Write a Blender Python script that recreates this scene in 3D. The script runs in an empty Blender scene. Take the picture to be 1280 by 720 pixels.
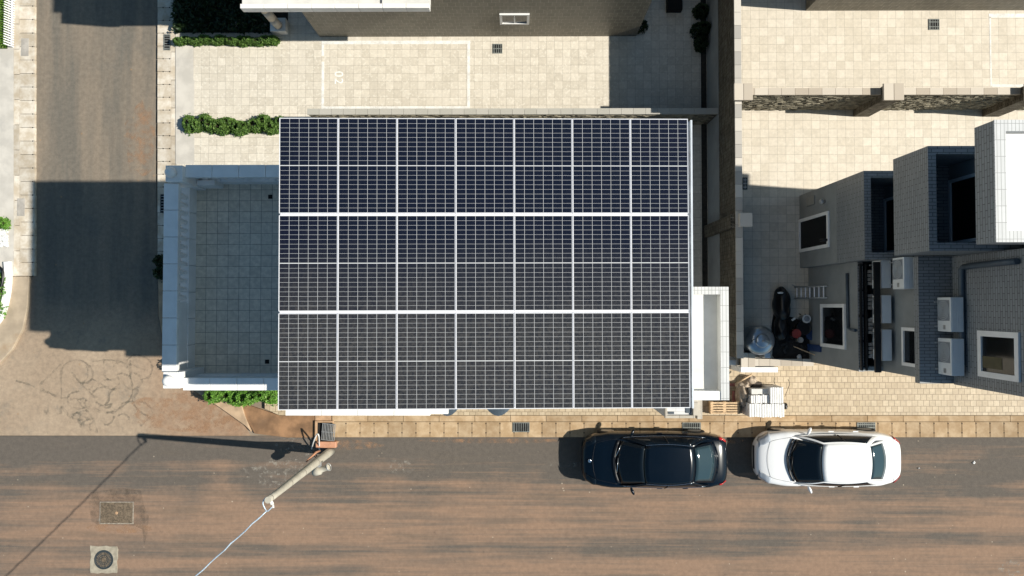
import bpy, bmesh, math, random
from mathutils import Vector, Matrix, Euler
random.seed(7)
C = bpy.context.scene
COL = C.collection
R = math.radians
# ------------------------------------------------------------------ camera
H = 23.5; F = 904.0
cam = bpy.data.objects.new('camera', bpy.data.cameras.new('camera'))
COL.objects.link(cam)
cam.location = (0, 0, H)
cam.rotation_euler = Euler((math.atan(22/F), math.atan(5/F), 0), 'XYZ')
cam.data.sensor_width = 36; cam.data.lens = 36*F/1280
cam.data.clip_end = 2000
C.camera = cam
RM = cam.rotation_euler.to_matrix()
def ray(px, py): return RM @ Vector((px-640, -(py-360), -F))
def U(px, py, z=0.0):
    d = ray(px, py); t = (z-H)/d.z
    return Vector((d.x*t, d.y*t, z))
def UX(px, py, x):
    d = ray(px, py); t = x/d.x
    return Vector((x, d.y*t, H+d.z*t))
def UY(px, py, y):
    d = ray(px, py); t = y/d.y
    return Vector((d.x*t, y, H+d.z*t))
# ------------------------------------------------------------------ light
SUN = -ray(-294, 310).normalized()          # towards the sun
elev = math.asin(SUN.z); azim = math.atan2(SUN.x, SUN.y)
w = bpy.data.worlds.new('World'); C.world = w; w.use_nodes = True
nt = w.node_tree; nt.nodes.clear()
sky = nt.nodes.new('ShaderNodeTexSky'); sky.sky_type = 'NISHITA'; sky.sun_disc = False
sky.sun_elevation = elev; sky.sun_rotation = azim
bg = nt.nodes.new('ShaderNodeBackground'); bg.inputs['Strength'].default_value = 0.063
wo = nt.nodes.new('ShaderNodeOutputWorld')
tint = nt.nodes.new('ShaderNodeMix'); tint.data_type = 'RGBA'; tint.blend_type = 'MULTIPLY'; tint.inputs[0].default_value = 1; tint.inputs[7].default_value = (.80, 1.08, 1.12, 1)
nt.links.new(sky.outputs[0], tint.inputs[6]); nt.links.new(tint.outputs[2], bg.inputs[0]); nt.links.new(bg.outputs[0], wo.inputs[0])
sl = bpy.data.lights.new('sun', 'SUN'); sl.energy = 5.0; sl.angle = R(0.5); sl.color = (1, 0.95, 0.85)
so = bpy.data.objects.new('sun', sl); COL.objects.link(so)
so.rotation_euler = SUN.to_track_quat('Z', 'Y').to_euler(); so.location = (20, 0, 40)
C.view_settings.view_transform = 'Standard'; C.view_settings.look = 'None'
C.view_settings.gamma = 1; C.view_settings.exposure = 0.38
C.render.engine = 'CYCLES'

# ------------------------------------------------------------------ materials
class NT:
    def __init__(s, name):
        s.m = bpy.data.materials.new(name); s.m.use_nodes = True
        s.t = s.m.node_tree; s.t.nodes.clear()
        s.out = s.n('OutputMaterial'); s.b = s.n('BsdfPrincipled'); s.l(s.b.outputs[0], s.out.inputs[0])
    def n(s, kind, **kw):
        q = s.t.nodes.new('ShaderNode'+kind)
        for k, v in kw.items(): setattr(q, k, v)
        return q
    def l(s, a, b): s.t.links.new(a, b)
    def pos(s): return s.n('NewGeometry').outputs['Position']
    def obj(s): return s.n('TexCoord').outputs['Object']
    def noise(s, vec, scale, detail=4, rough=.55, stretch=None):
        if stretch:
            mp = s.n('Mapping'); mp.inputs['Scale'].default_value = stretch; s.l(vec, mp.inputs[0]); vec = mp.outputs[0]
        q = s.n('TexNoise'); q.inputs['Scale'].default_value = scale; q.inputs['Detail'].default_value = detail
        q.inputs['Roughness'].default_value = rough; s.l(vec, q.inputs['Vector']); return q.outputs[0]
    def ramp(s, v, a, b, lo=0., hi=1.):
        q = s.n('MapRange'); q.clamp = True; q.interpolation_type = 'SMOOTHSTEP'
        q.inputs[1].default_value = a; q.inputs[2].default_value = b; q.inputs[3].default_value = lo; q.inputs[4].default_value = hi
        s.l(v, q.inputs[0]); return q.outputs[0]
    def mix(s, f, a, b, mode='MIX'):
        q = s.n('Mix', data_type='RGBA', blend_type=mode); q.clamp_factor = True
        for v, i in ((f, 0), (a, 6), (b, 7)):
            if isinstance(v, (int, float)): q.inputs[i].default_value = v
            elif isinstance(v, tuple): q.inputs[i].default_value = (*v[:3], 1)
            else: s.l(v, q.inputs[i])
        return q.outputs[2]
    def math(s, op, a, b=0.):
        q = s.n('Math', operation=op)
        for i, v in enumerate((a, b)):
            if isinstance(v, (int, float)): q.inputs[i].default_value = v
            else: s.l(v, q.inputs[i])
        return q.outputs[0]
    def col(s, c):
        if isinstance(c, tuple): s.b.inputs['Base Color'].default_value = (*c[:3], 1)
        else: s.l(c, s.b.inputs['Base Color'])
    def set(s, **k):
        for a, v in k.items():
            nm = {'rough': 'Roughness', 'metal': 'Metallic', 'coat': 'Coat Weight', 'coatr': 'Coat Roughness', 'spec': 'Specular IOR Level', 'alpha': 'Alpha'}[a]
            if isinstance(v, (int, float)): s.b.inputs[nm].default_value = v
            else: s.l(v, s.b.inputs[nm])
    def bump(s, h, strength=.3, dist=.01):
        q = s.n('Bump'); q.inputs['Strength'].default_value = strength; q.inputs['Distance'].default_value = dist
        s.l(h, q.inputs['Height']); s.l(q.outputs[0], s.b.inputs['Normal'])
    def planar(s, ox=0, oy=0, rot=0.):
        """uv in metres on whichever plane the face lies"""
        g = s.n('NewGeometry'); p = s.n('SeparateXYZ'); n = s.n('SeparateXYZ')
        s.l(g.outputs['Position'], p.inputs[0]); s.l(g.outputs['True Normal'], n.inputs[0])
        def comb(a, b):
            c = s.n('CombineXYZ'); s.l(a, c.inputs[0]); s.l(b, c.inputs[1]); return c.outputs[0]
        xy = comb(p.outputs[0], p.outputs[1]); yz = comb(p.outputs[1], p.outputs[2]); xz = comb(p.outputs[0], p.outputs[2])
        fz = s.math('GREATER_THAN', s.math('ABSOLUTE', n.outputs[2]), .6)
        fx = s.math('GREATER_THAN', s.math('ABSOLUTE', n.outputs[0]), .6)
        v = s.mix(fz, s.mix(fx, xz, yz), xy)
        mp = s.n('Mapping'); mp.inputs['Location'].default_value = (ox, oy, 0); mp.inputs['Rotation'].default_value = (0, 0, rot)
        s.l(v, mp.inputs[0]); return mp.outputs[0]
    def brick(s, vec, c1, c2, mortar, bw, rh, ms, offset=.5, bias=0.):
        q = s.n('TexBrick'); q.offset = offset; q.squash = 1
        s.l(vec, q.inputs['Vector'])
        for nm, v in (('Color1', c1), ('Color2', c2), ('Mortar', mortar)): q.inputs[nm].default_value = (*v, 1)
        for nm, v in (('Scale', 1), ('Mortar Size', ms), ('Mortar Smooth', .1), ('Bias', bias), ('Brick Width', bw), ('Row Height', rh)): q.inputs[nm].default_value = v
        return q

def simple(name, c, rough=.6, metal=0., var=.12, scale=6., dirt=None, coat=0., bump=0., spec=.5):
    m = NT(name); p = m.pos()
    a = m.ramp(m.noise(p, scale, 5), .3, .7)
    c2 = tuple(max(0, x*(1-var)) for x in c); c1 = tuple(min(1, x*(1+var*.5)) for x in c)
    k = m.mix(a, c2, c1)
    if dirt:
        k = m.mix(m.ramp(m.noise(p, 1.3, 6, .65), .52, .75, 0, dirt[1]), k, dirt[0])
    m.col(k); m.set(rough=rough, metal=metal, coat=coat, spec=spec)
    if bump: m.bump(m.noise(p, 60, 3), bump, .01)
    return m.m

def tilemat(name, c1, c2, mortar, bw, rh, ms, offset=0., rot=0., ox=0, oy=0, blotch=None, rough=.6, var=.2, bias=0., veins=None, bump=.2):
    m = NT(name); v = m.planar(ox, oy, rot); p = m.pos()
    q = m.brick(v, c1, c2, mortar, bw, rh, ms, offset, bias)
    k = m.mix(m.ramp(m.noise(p, 9, 5, .6), .3, .75), tuple([1-var]*3), (1, 1, 1))
    k = m.mix(1., q.outputs[0], k, 'MULTIPLY')
    if veins: k = m.mix(m.ramp(m.noise(p, 14, 3, .5), .56, .66, 0, veins[1]), k, veins[0])
    if blotch: k = m.mix(m.ramp(m.noise(p, .9, 6, .62), .48, .72, 0, blotch[1]), k, blotch[0])
    m.col(k); m.set(rough=rough)
    m.bump(m.math('SUBTRACT', 1., q.outputs[1]), bump, .01)
    return m.m

# asphalt of the long street: grey with rust-brown dust dragged along by wheels
m = NT('street_asphalt'); p = m.pos()
sx = m.n('SeparateXYZ'); m.l(p, sx.inputs[0])
st = m.noise(p, 1., 6, .6, (.055, 1.6, 1)); st2 = m.noise(p, 1., 5, .6, (.35, 5.5, 1)); bl = m.noise(p, .55, 5, .6)
st3 = m.noise(p, 1., 6, .7, (.22, 11, 1)); near = m.ramp(m.math('ADD', sx.outputs[1], m.math('MULTIPLY', m.math('SUBTRACT', m.noise(p, .5, 4), .5), 2.2)), -6.5, -4.6)     # y of the clean lane by the kerb
f = m.math('ADD', m.ramp(st, .34, .66), m.math('MULTIPLY', m.math('SUBTRACT', bl, .5), 1.4))
f = m.math('SUBTRACT', m.math('ADD', f, .14), m.math('MULTIPLY', near, .95))
f = m.math('ADD', f, m.math('MULTIPLY', m.math('SUBTRACT', st2, .5), 1.1))
f = m.math('ADD', f, m.math('MULTIPLY', m.math('SUBTRACT', st3, .5), 1.6))
k = m.mix(f, (.104, .090, .077), (.270, .172, .115))
k = m.mix(m.ramp(m.noise(p, 1.0, 5, .6, (.25, 2.2, 1)), .52, .72, 0, .45), k, (.105, .086, .066))
k = m.mix(m.ramp(m.noise(p, 45, 3, .7), .35, .7, 0, .8), k, m.mix(.5, k, (.19, .16, .135)))
vo = m.n('TexVoronoi'); vo.inputs['Scale'].default_value = 3.4; m.l(p, vo.inputs['Vector'])
spk = m.math('MULTIPLY', m.ramp(vo.outputs['Distance'], .10, .03), m.ramp(m.noise(p, .9, 4), .46, .62))
k = m.mix(spk, k, (.42, .35, .27))
k = m.mix(m.ramp(m.noise(p, 3.2, 6, .7), .62, .72, 0, .35), k, (.055, .05, .048))
k = m.mix(1., k, m.mix(m.ramp(m.noise(p, 7, 8, .75), .3, .7), (.86, .86, .86), (1.10, 1.09, 1.07)), 'MULTIPLY')
m.col(k); m.set(rough=.93, spec=.2); m.bump(m.noise(p, 90, 4, .7), .5, .01)
M_STREET = m.m
# side road and the beige apron where it joins
m = NT('side_road_asphalt'); p = m.pos()
sx = m.n('SeparateXYZ'); m.l(p, sx.inputs[0])
st = m.noise(p, 1., 6, .6, (1.3, .10, 1)); st2 = m.noise(p, 1., 5, .6, (4.5, .3, 1)); bl = m.noise(p, .5, 5, .6)
f = m.math('ADD', m.ramp(st, .35, .65), m.math('MULTIPLY', m.math('SUBTRACT', st2, .5), 1.2))
road = m.mix(f, (.150, .135, .113), (.235, .192, .147))
road = m.mix(m.ramp(bl, .5, .72, 0, .5), road, (.135, .130, .116))
apr = m.mix(m.ramp(bl, .35, .7), (.330, .250, .178), (.390, .302, .218))
apr = m.mix(m.ramp(m.noise(p, 1.6, 6, .65), .52, .72, 0, .6), apr, (.235, .20, .16))
ap2 = m.math('MULTIPLY', m.ramp(sx.outputs[0], -12.6, -10.6), m.ramp(m.noise(p, .8, 5, .6), .35, .6, .35, .9))
apr = m.mix(ap2, apr, (.30, .185, .115))
ff = m.math('ADD', sx.outputs[1], m.math('MULTIPLY', m.math('SUBTRACT', m.noise(p, .6, 5, .6), .5), 2.))
k = m.mix(m.ramp(ff, .6, -1.4), road, apr)
k = m.mix(m.ramp(m.noise(p, 50, 3, .7), .35, .7, 0, .4), k, m.mix(.5, k, (.2, .17, .14)))
vo = m.n('TexVoronoi'); vo.inputs['Scale'].default_value = 1.7; m.l(p, vo.inputs['Vector'])
k = m.mix(m.ramp(vo.outputs['Distance'], .07, .03, 0, .8), k, (.30, .20, .12))
k = m.mix(1., k, m.mix(m.ramp(m.noise(p, 7, 8, .75), .3, .7), (.82, .82, .82), (1.12, 1.11, 1.09)), 'MULTIPLY')
m.col(k); m.set(rough=.93, spec=.2); m.bump(m.noise(p, 90, 4, .7), .5, .01)
M_SIDE = m.m

M_EARTH = simple('dry_earth', (.24, .19, .14), .95, var=.3, scale=1.2, bump=.5)
CREAM1, CREAM2 = (.68, .62, .52), (.565, .51, .42)
M_LOT = tilemat('cream_stone_tiles', CREAM1, CREAM2, (.33, .29, .235), .262, .262, .0045, 0., var=.14, ox=.05, oy=.03,
                blotch=((.56, .51, .43), .35), veins=((.74, .70, .61), .45))
M_LOTE = tilemat('cream_stone_tiles_upper', (.68, .61, .505), (.575, .51, .41), (.33, .29, .23), .262, .262, .0045, 0., var=.14, ox=.11, oy=.09,
                blotch=((.50, .44, .35), .3), veins=((.64, .58, .49), .4))
M_PAVER = tilemat('cream_concrete_pavers', (.56, .45, .305), (.45, .35, .225), (.25, .185, .115), .187, .19, .009, .5, var=.2, blotch=((.36, .27, .18), .3))
M_SLAB = tilemat('tan_kerb_slabs', (.44, .325, .205), (.37, .27, .165), (.14, .10, .07), .455, 3., .010, 0., var=.3, ox=.1, oy=1.2, blotch=((.30, .20, .12), .5), veins=((.50, .42, .31), .35))
M_SLABG = tilemat('pale_kerb_slabs', (.52, .46, .385), (.43, .38, .31), (.17, .14, .11), 3., .43, .010, 0., var=.15, ox=1, oy=.1, blotch=((.42, .34, .25), .3))
M_PINK = simple('dusty_corner_concrete', (.44, .31, .20), .9, var=.25, scale=3, dirt=((.24, .15, .09), .6), bump=.3)
M_BROWN = simple('muddy_stained_concrete', (.27, .150, .075), .8, var=.45, scale=2.2, dirt=((.14, .085, .05), .7), bump=.4)
M_CLAY = simple('orange_clay_dust', (.44, .28, .165), .95, var=.25, scale=4, dirt=((.33, .2, .11), .5), bump=.4)
M_CONC = simple('weathered_concrete', (.40, .37, .33), .9, var=.2, scale=5, dirt=((.26, .22, .18), .5), bump=.3)
M_DRIVE = simple('pale_driveway_concrete', (.53, .495, .44), .9, var=.15, scale=2, dirt=((.38, .36, .33), .7), bump=.2)
M_WHITE = simple('white_paint', (.78, .77, .75), .6, var=.06, scale=3, dirt=((.60, .58, .53), .4))
M_WHITE2 = simple('white_render', (.64, .63, .60), .75, var=.1, scale=3, dirt=((.46, .44, .40), .5))
m = NT('worn_white_paint'); p = m.pos(); m.col((.80, .785, .74)); m.set(rough=.8, alpha=m.ramp(m.noise(p, 4, 6, .7), .30, .62, .50, .92)); M_LINE = m.m
M_WTILE = tilemat('white_cladding_tiles', (.66, .66, .65), (.60, .60, .59), (.34, .33, .32), .33, .085, .004, .0, var=.06, bump=.1)
M_WTILEY = tilemat('white_coping_tiles', (.56, .56, .55), (.50, .50, .49), (.22, .22, .21), .068, .30, .0045, .0, var=.05, bump=.1)
M_CAP = tilemat('cream_coping_stones', (.56, .50, .42), (.43, .385, .31), (.2, .17, .14), .40, .62, .007, 0., var=.15, ox=.1, oy=.3)
M_CAPG = tilemat('grey_coping_stones', (.40, .385, .345), (.36, .345, .31), (.18, .17, .16), .39, .9, .007, 0., var=.12, ox=.1, oy=.2)
M_CAPNS = tilemat('coping_stones_long_wall', (.52, .49, .43), (.36, .34, .31), (.15, .14, .13), 4., .42, .008, 0., var=.15, ox=2.3)
M_GTILE = tilemat('grey_facade_tiles', (.255, .270, .278), (.215, .228, .236), (.05, .052, .056), .25, .075, .006, .5, var=.1, rough=.45)
M_GSTUC = simple('grey_stucco', (.235, .247, .245), .85, var=.1, scale=2.2, dirt=((.20, .205, .20), .8), bump=.1)
M_DTILE = tilemat('dark_facade_tiles', (.21, .19, .145), (.155, .14, .105), (.36, .34, .28), .235, .25, .006, .5, var=.3, rough=.5, blotch=((.15, .13, .10), .5))
m = NT('stacked_ledgestone'); v = m.planar(); p = m.pos()
q = m.brick(v, (.30, .265, .20), (.14, .12, .085), (.03, .026, .02), .23, .042, .008, .43)
k = m.mix(m.ramp(m.noise(p, 7, 5), .3, .7), m.mix(1., q.outputs[0], (.55, .5, .45), 'MULTIPLY'), q.outputs[0])
m.col(k); m.set(rough=.9)
h = m.n('RGBToBW'); m.l(q.outputs[0], h.inputs[0]); m.bump(h.outputs[0], 1., .06)
M_STONE = m.m
M_TERR = tilemat('terrace_floor_tiles', (.76, .68, .55), (.66, .59, .475), (.27, .25, .21), .275, .275, .006, 0., var=.25, ox=.06, oy=.12)
M_ALU = simple('aluminium', (.78, .78, .82), .45, metal=.15, var=.04)
M_SHEET = simple('galvanised_sheet', (.62, .66, .70), .4, metal=.35, var=.12, scale=2)
M_BLACKM = simple('black_steel', (.012, .012, .013), .5, metal=.3, var=.2)
M_GLASS = simple('dark_window_glass', (.008, .009, .010), .08, var=.2)
M_DOORD = simple('dark_door_leaf', (.006, .006, .006), .5, var=.3, spec=.15)
M_ACW = simple('air_conditioner_casing', (.66, .68, .68), .5, var=.06, scale=2)
M_ACG = simple('air_conditioner_grille', (.22, .24, .26), .5, var=.1)
M_PIPE = simple('blue_grey_pipe', (.055, .075, .095), .5, var=.2)
M_WOOD = simple('pallet_wood', (.60, .42, .25), .85, var=.3, scale=14)
M_WOODR = simple('reddish_plank', (.33, .13, .11), .85, var=.3, scale=10)
M_PCONC = simple('pole_concrete', (.43, .40, .33), .85, var=.12, scale=4, dirt=((.33, .29, .23), .4), bump=.3)
M_ORANGE = simple('orange_plastic', (.50, .25, .15), .6, var=.15)
M_GALV = simple('galvanised_iron', (.42, .42, .41), .45, metal=.5, var=.2, scale=18)
M_RUST = simple('rusty_cast_iron', (.185, .14, .095), .75, metal=.2, var=.5, scale=20)
M_GRATE = simple('dull_grate_bars', (.20, .215, .20), .6, var=.3)
M_HOLE = simple('black_void', (.006, .006, .006), .95, var=.1)
M_DARKG = simple('drain_grate_iron', (.03, .04, .045), .6, var=.3)
M_CABLE = simple('pale_blue_cable', (.55, .66, .76), .4, metal=.3, var=.25, scale=25)
M_BAG = simple('black_plastic', (.006, .006, .007), .35, var=.3)
M_RED = simple('red_plastic', (.28, .04, .03), .5, var=.2)
M_BLUEP = simple('blue_plastic', (.02, .05, .14), .5, var=.2)
M_TANK = simple('galvanised_tank', (.42, .47, .52), .28, metal=.75, var=.2, scale=4)
M_SACK = simple('dusty_sack_cloth', (.42, .34, .26), .9, var=.4, scale=12)
M_PEB = simple('white_pebbles', (.72, .72, .70), .8, var=.3, scale=30)
M_MARK = None
m = NT('tar_scribble'); p = m.pos(); m.col((.14, .128, .10)); m.set(rough=.95, alpha=m.ramp(m.noise(p, 3, 5, .7), .32, .75, .0, .42)); M_MARK = m.m
m = NT('dried_cement_splash'); p = m.pos(); m.col((.42, .38, .32)); m.set(rough=.95, alpha=m.ramp(m.noise(p, 6, 5, .75),   .50, .66, .0, .5)); M_SPLASH = m.m
m = NT('road_patch'); p = m.pos(); m.col((.115, .090, .068)); m.set(rough=.95, alpha=m.ramp(m.noise(p, 3, 5, .75), .35, .7, .0, .45)); M_PATCH = m.m
def leafmat(name, a, b, c):
    m = NT(name); g = m.n('NewGeometry')
    k = m.mix(m.ramp(g.outputs['Random Per Island'], 0, .6), a, b)
    k = m.mix(m.ramp(g.outputs['Random Per Island'], .8, 1., 0, .9), k, c)
    m.col(k); m.set(rough=.5, spec=.35)
    tr = m.n('BsdfTranslucent'); m.l(k, tr.inputs[0]); ad = m.n('MixShader'); ad.inputs[0].default_value = .22
    m.l(m.b.outputs[0], ad.inputs[1]); m.l(tr.outputs[0], ad.inputs[2]); m.l(ad.outputs[0], m.out.inputs[0])
    return m.m
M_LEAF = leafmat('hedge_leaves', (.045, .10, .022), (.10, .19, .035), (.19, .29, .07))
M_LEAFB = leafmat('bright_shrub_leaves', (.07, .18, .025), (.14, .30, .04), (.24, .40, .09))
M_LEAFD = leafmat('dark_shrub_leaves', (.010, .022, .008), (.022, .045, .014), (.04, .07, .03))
M_TWIG = simple('twigs', (.05, .035, .02), .9)
M_GRASS = leafmat('lawn_grass', (.08, .17, .02), (.14, .26, .03), (.22, .30, .06))
def paint(name, c, rough=.22, coat=.6, spec=.5):
    m = NT(name); m.col(m.mix(m.ramp(m.noise(m.obj(), 1.6, 6, .6), .4, .75, 0, .12), c, tuple(x*.85+.01 for x in c)))
    m.set(rough=rough, coat=coat, coatr=.05, spec=spec); return m.m
M_CARW = paint('white_car_paint', (.80, .80, .80)); M_CARB = paint('black_car_paint', (.001, .004, .009), .2, .15, .3)
M_CGLASS = paint('tinted_car_glass', (.003, .006, .010), .06, 0, .35)
M_CGLR = paint('reflective_rear_glass', (.022, .042, .052), .06, .2, .4)
M_TYRE = simple('tyre_rubber', (.012, .012, .012), .85)
M_TRIM = simple('black_trim', (.010, .010, .012), .5)
M_CHROME = simple('chrome', (.75, .76, .78), .15, metal=1., var=.03)
M_LAMPR = paint('red_lamp_lens', (.42, .015, .02), .1)
M_LAMPW = paint('clear_lamp_lens', (.35, .38, .42), .08)
# solar cell: fine busbars
m = NT('solar_cell'); o = m.obj(); s_ = m.n('SeparateXYZ'); m.l(o, s_.inputs[0])
bb = m.math('ABSOLUTE', m.math('SINE', m.math('MULTIPLY', s_.outputs[0], math.pi/.0232)))
k = m.mix(m.ramp(bb, .25, .05, 0, .22), (.0040, .0062, .016), (.12, .12, .13))
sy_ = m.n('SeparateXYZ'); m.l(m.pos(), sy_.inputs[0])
sky_sheen = m.math('ADD', sy_.outputs[1], m.math('MULTIPLY', m.math('SUBTRACT', m.noise(m.pos(), .9, 4), .5), 1.2))  # sky reflection painted into the cell colour, greyer towards the street rows
k = m.mix(m.ramp(sky_sheen, 1.5, -.8, .0, .68), k, m.mix(m.ramp(m.noise(m.pos(), 24, 3, .6), .3, .7), (.030, .031, .033), (.075, .070, .063)))
k = m.mix(m.ramp(m.noise(m.pos(), 5.5, 4), .5, .75, 0, .06), k, (.05, .05, .06))
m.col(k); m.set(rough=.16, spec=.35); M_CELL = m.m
M_BACK = simple('white_backsheet', (.55, .55, .55), .4, var=.03)

# ------------------------------------------------------------------ mesh helpers
class MB:
    def __init__(s): s.bm = bmesh.new(); s.mi = 0
    def face(s, pts):
        vs = [s.bm.verts.new(p) for p in pts]; f = s.bm.faces.new(vs); f.material_index = s.mi; return f
    def box(s, x0, x1, y0, y1, z0, z1, M=None):
        x0, x1 = sorted((x0, x1)); y0, y1 = sorted((y0, y1)); z0, z1 = sorted((z0, z1))
        co = [Vector((x, y, z)) for z in (z0, z1) for y in (y0, y1) for x in (x0, x1)]
        if M: co = [M @ c for c in co]
        v = [s.bm.verts.new(c) for c in co]
        for q in ((0, 2, 3, 1), (4, 5, 7, 6), (0, 1, 5, 4), (2, 6, 7, 3), (0, 4, 6, 2), (1, 3, 7, 5)):
            s.bm.faces.new([v[i] for i in q]).material_index = s.mi
        return s
    def prism(s, pts, z0, z1):
        area = sum(pts[i][0]*pts[(i+1) % len(pts)][1]-pts[(i+1) % len(pts)][0]*pts[i][1] for i in range(len(pts)))
        if area < 0: pts = pts[::-1]
        a = [s.bm.verts.new((p[0], p[1], z0)) for p in pts]; b = [s.bm.verts.new((p[0], p[1], z1)) for p in pts]
        s.bm.faces.new(a[::-1]).material_index = s.mi; s.bm.faces.new(b).material_index = s.mi
        for i in range(len(pts)):
            j = (i+1) % len(pts); s.bm.faces.new((a[i], a[j], b[j], b[i])).material_index = s.mi
        return s
    def tube(s, path, r, n=8, caps=True):
        path = [Vector(p) for p in path]; rs = r if isinstance(r, (list, tuple)) else [r]*len(path)
        rings = []
        up = None
        for i, p in enumerate(path):
            d = (path[min(i+1, len(path)-1)]-path[max(i-1, 0)]).normalized()
            if up is None: up = Vector((0, 0, 1)) if abs(d.z) < .9 else Vector((1, 0, 0))
            a = d.cross(up).normalized(); b = a.cross(d).normalized(); up = b
            rings.append([s.bm.verts.new(p+rs[i]*(math.cos(2*math.pi*k/n)*a+math.sin(2*math.pi*k/n)*b)) for k in range(n)])
        for i in range(len(rings)-1):
            for k in range(n):
                f = s.bm.faces.new((rings[i][k], rings[i][(k+1) % n], rings[i+1][(k+1) % n], rings[i+1][k])); f.material_index = s.mi; f.smooth = True
        if caps:
            s.bm.faces.new(rings[0][::-1]).material_index = s.mi; s.bm.faces.new(rings[-1]).material_index = s.mi
        return s
    def lathe(s, prof, cx=0, cy=0, n=24, M=None):
        rings = []
        for r, z in prof:
            ring = []
            for k in range(n):
                c = Vector((cx+r*math.cos(2*math.pi*k/n), cy+r*math.sin(2*math.pi*k/n), z))
                ring.append(s.bm.verts.new(M @ c if M else c))
            rings.append(ring)
        for i in range(len(rings)-1):
            for k in range(n):
                f = s.bm.faces.new((rings[i][k], rings[i][(k+1) % n], rings[i+1][(k+1) % n], rings[i+1][k])); f.smooth = True; f.material_index = s.mi
        s.bm.faces.new(rings[0][::-1]).material_index = s.mi; s.bm.faces.new(rings[-1]).material_index = s.mi
        return s
    def ribbon(s, pts, wd, z):
        pts = [Vector((p[0], p[1], 0)) for p in pts]; L = []
        for i, p in enumerate(pts):
            d = (pts[min(i+1, len(pts)-1)]-pts[max(i-1, 0)]).normalized(); nrm = Vector((-d.y, d.x, 0))
            ww = wd[i] if isinstance(wd, (list, tuple)) else wd
            L.append((s.bm.verts.new((p+nrm*ww/2)+Vector((0, 0, z))), s.bm.verts.new((p-nrm*ww/2)+Vector((0, 0, z)))))
        for i in range(len(L)-1):
            s.bm.faces.new((L[i][1], L[i+1][1], L[i+1][0], L[i][0])).material_index = s.mi
        return s
    def leaves(s, n, fn, size=.06, up=.5):
        for _ in range(n):
            c = Vector(fn()); sc = size*random.uniform(.6, 1.4)
            nr = Vector((random.gauss(0, 1), random.gauss(0, 1), random.gauss(up, 1))).normalized()
            a = nr.orthogonal().normalized(); a = Matrix.Rotation(random.uniform(0, 6.28), 3, nr) @ a; b = nr.cross(a)
            s.face([c-a*sc*.5, c+b*sc*.28+nr*sc*.06, c+a*sc*.6-nr*sc*.05, c-b*sc*.28+nr*sc*.06])
        return s
    def build(s, name, mat, parent=None, bevel=0, origin=None, smooth=False, recalc=True):
        if recalc: bmesh.ops.recalc_face_normals(s.bm, faces=s.bm.faces[:])
        me = bpy.data.meshes.new(name); s.bm.to_mesh(me); s.bm.free()
        for q in (mat if isinstance(mat, (list, tuple)) else [mat]): me.materials.append(q)
        if smooth:
            for pl in me.polygons: pl.use_smooth = True
        o = bpy.data.objects.new(name, me); COL.objects.link(o)
        if parent:
            o.parent = parent
            off = -Vector(parent['_w']) if '_w' in parent else None
            if off is not None: me.transform(Matrix.Translation(off))
        elif origin is not None:
            me.transform(Matrix.Translation(-Vector(origin))); o.location = origin
        if bevel:
            b = o.modifiers.new('bevel', 'BEVEL'); b.width = bevel; b.segments = 2; b.limit_method = 'ANGLE'; b.angle_limit = R(40)
        return o
def structure(o, kind='structure'): o['kind'] = kind; return o
def tag(o, label, cat, group=None, kind=None):
    o['label'] = label; o['category'] = cat
    if group: o['group'] = group
    if kind: o['kind'] = kind
    return o
def thing(name, loc, label, cat, group=None, world=True):
    """empty at the thing's base; parts are modelled in world space and shifted to it"""
    o = bpy.data.objects.new(name, None); COL.objects.link(o); o.location = loc; o.empty_display_size = .3
    if world: o['_w'] = tuple(loc)
    return tag(o, label, cat, group)
def copy_thing(root, loc, label=None, group=None, rot=None):
    r = root.copy(); COL.objects.link(r); r.location = loc
    if rot is not None: r.rotation_euler = rot
    if label: r['label'] = label
    if group: r['group'] = group
    for ch in list(root.children):
        c = ch.copy(); COL.objects.link(c); c.parent = r
        for g in list(ch.children):
            d = g.copy(); COL.objects.link(d); d.parent = c
    return r
def subpart(mb, name, mat, part, root, **k):
    """sub-part: parented to a part whose own origin sits on the root"""
    o = mb.build(name, mat, None, **k)
    if '_w' in root: o.data.transform(Matrix.Translation(-Vector(root['_w'])))
    o.parent = part; return o
def P2(pts, z): return [(U(x, y, z).x, U(x, y, z).y) for x, y in pts]

# ------------------------------------------------------------------ the ground
Z1 = .10; ZE = 1.4
structure(MB().prism([(-400, -400), (400, -400), (400, 400), (-400, 400)], -.5, -.03).build('ground', M_EARTH))
structure(MB().prism(P2([(-2600, 543), (3600, 547.5), (3600, 1060), (-2600, 1060)], 0), -.3, 0).build('street', M_STREET))
side = [(44, -2600), (44, 0), (40, 120), (37, 226), (36, 300), (34, 385), (28, 412), (15, 437), (-10, 463), (-60, 482), (-200, 490), (-2600, 490),
        (-2600, 542.6), (312, 544.6), (306, 532), (285, 517), (262, 501), (243, 489), (222, 470), (206, 440), (198, 395), (195, 200), (197, 0), (197, -2600)]
structure(MB().prism(P2(side, .004), -.3, .004).build('side_road', M_SIDE))
structure(MB().prism(P2([(-2600, 1062), (3600, 1062), (3600, 1800), (-2600, 1800)], .1), -.3, .1).build('far_pavement', M_CONC))
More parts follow.
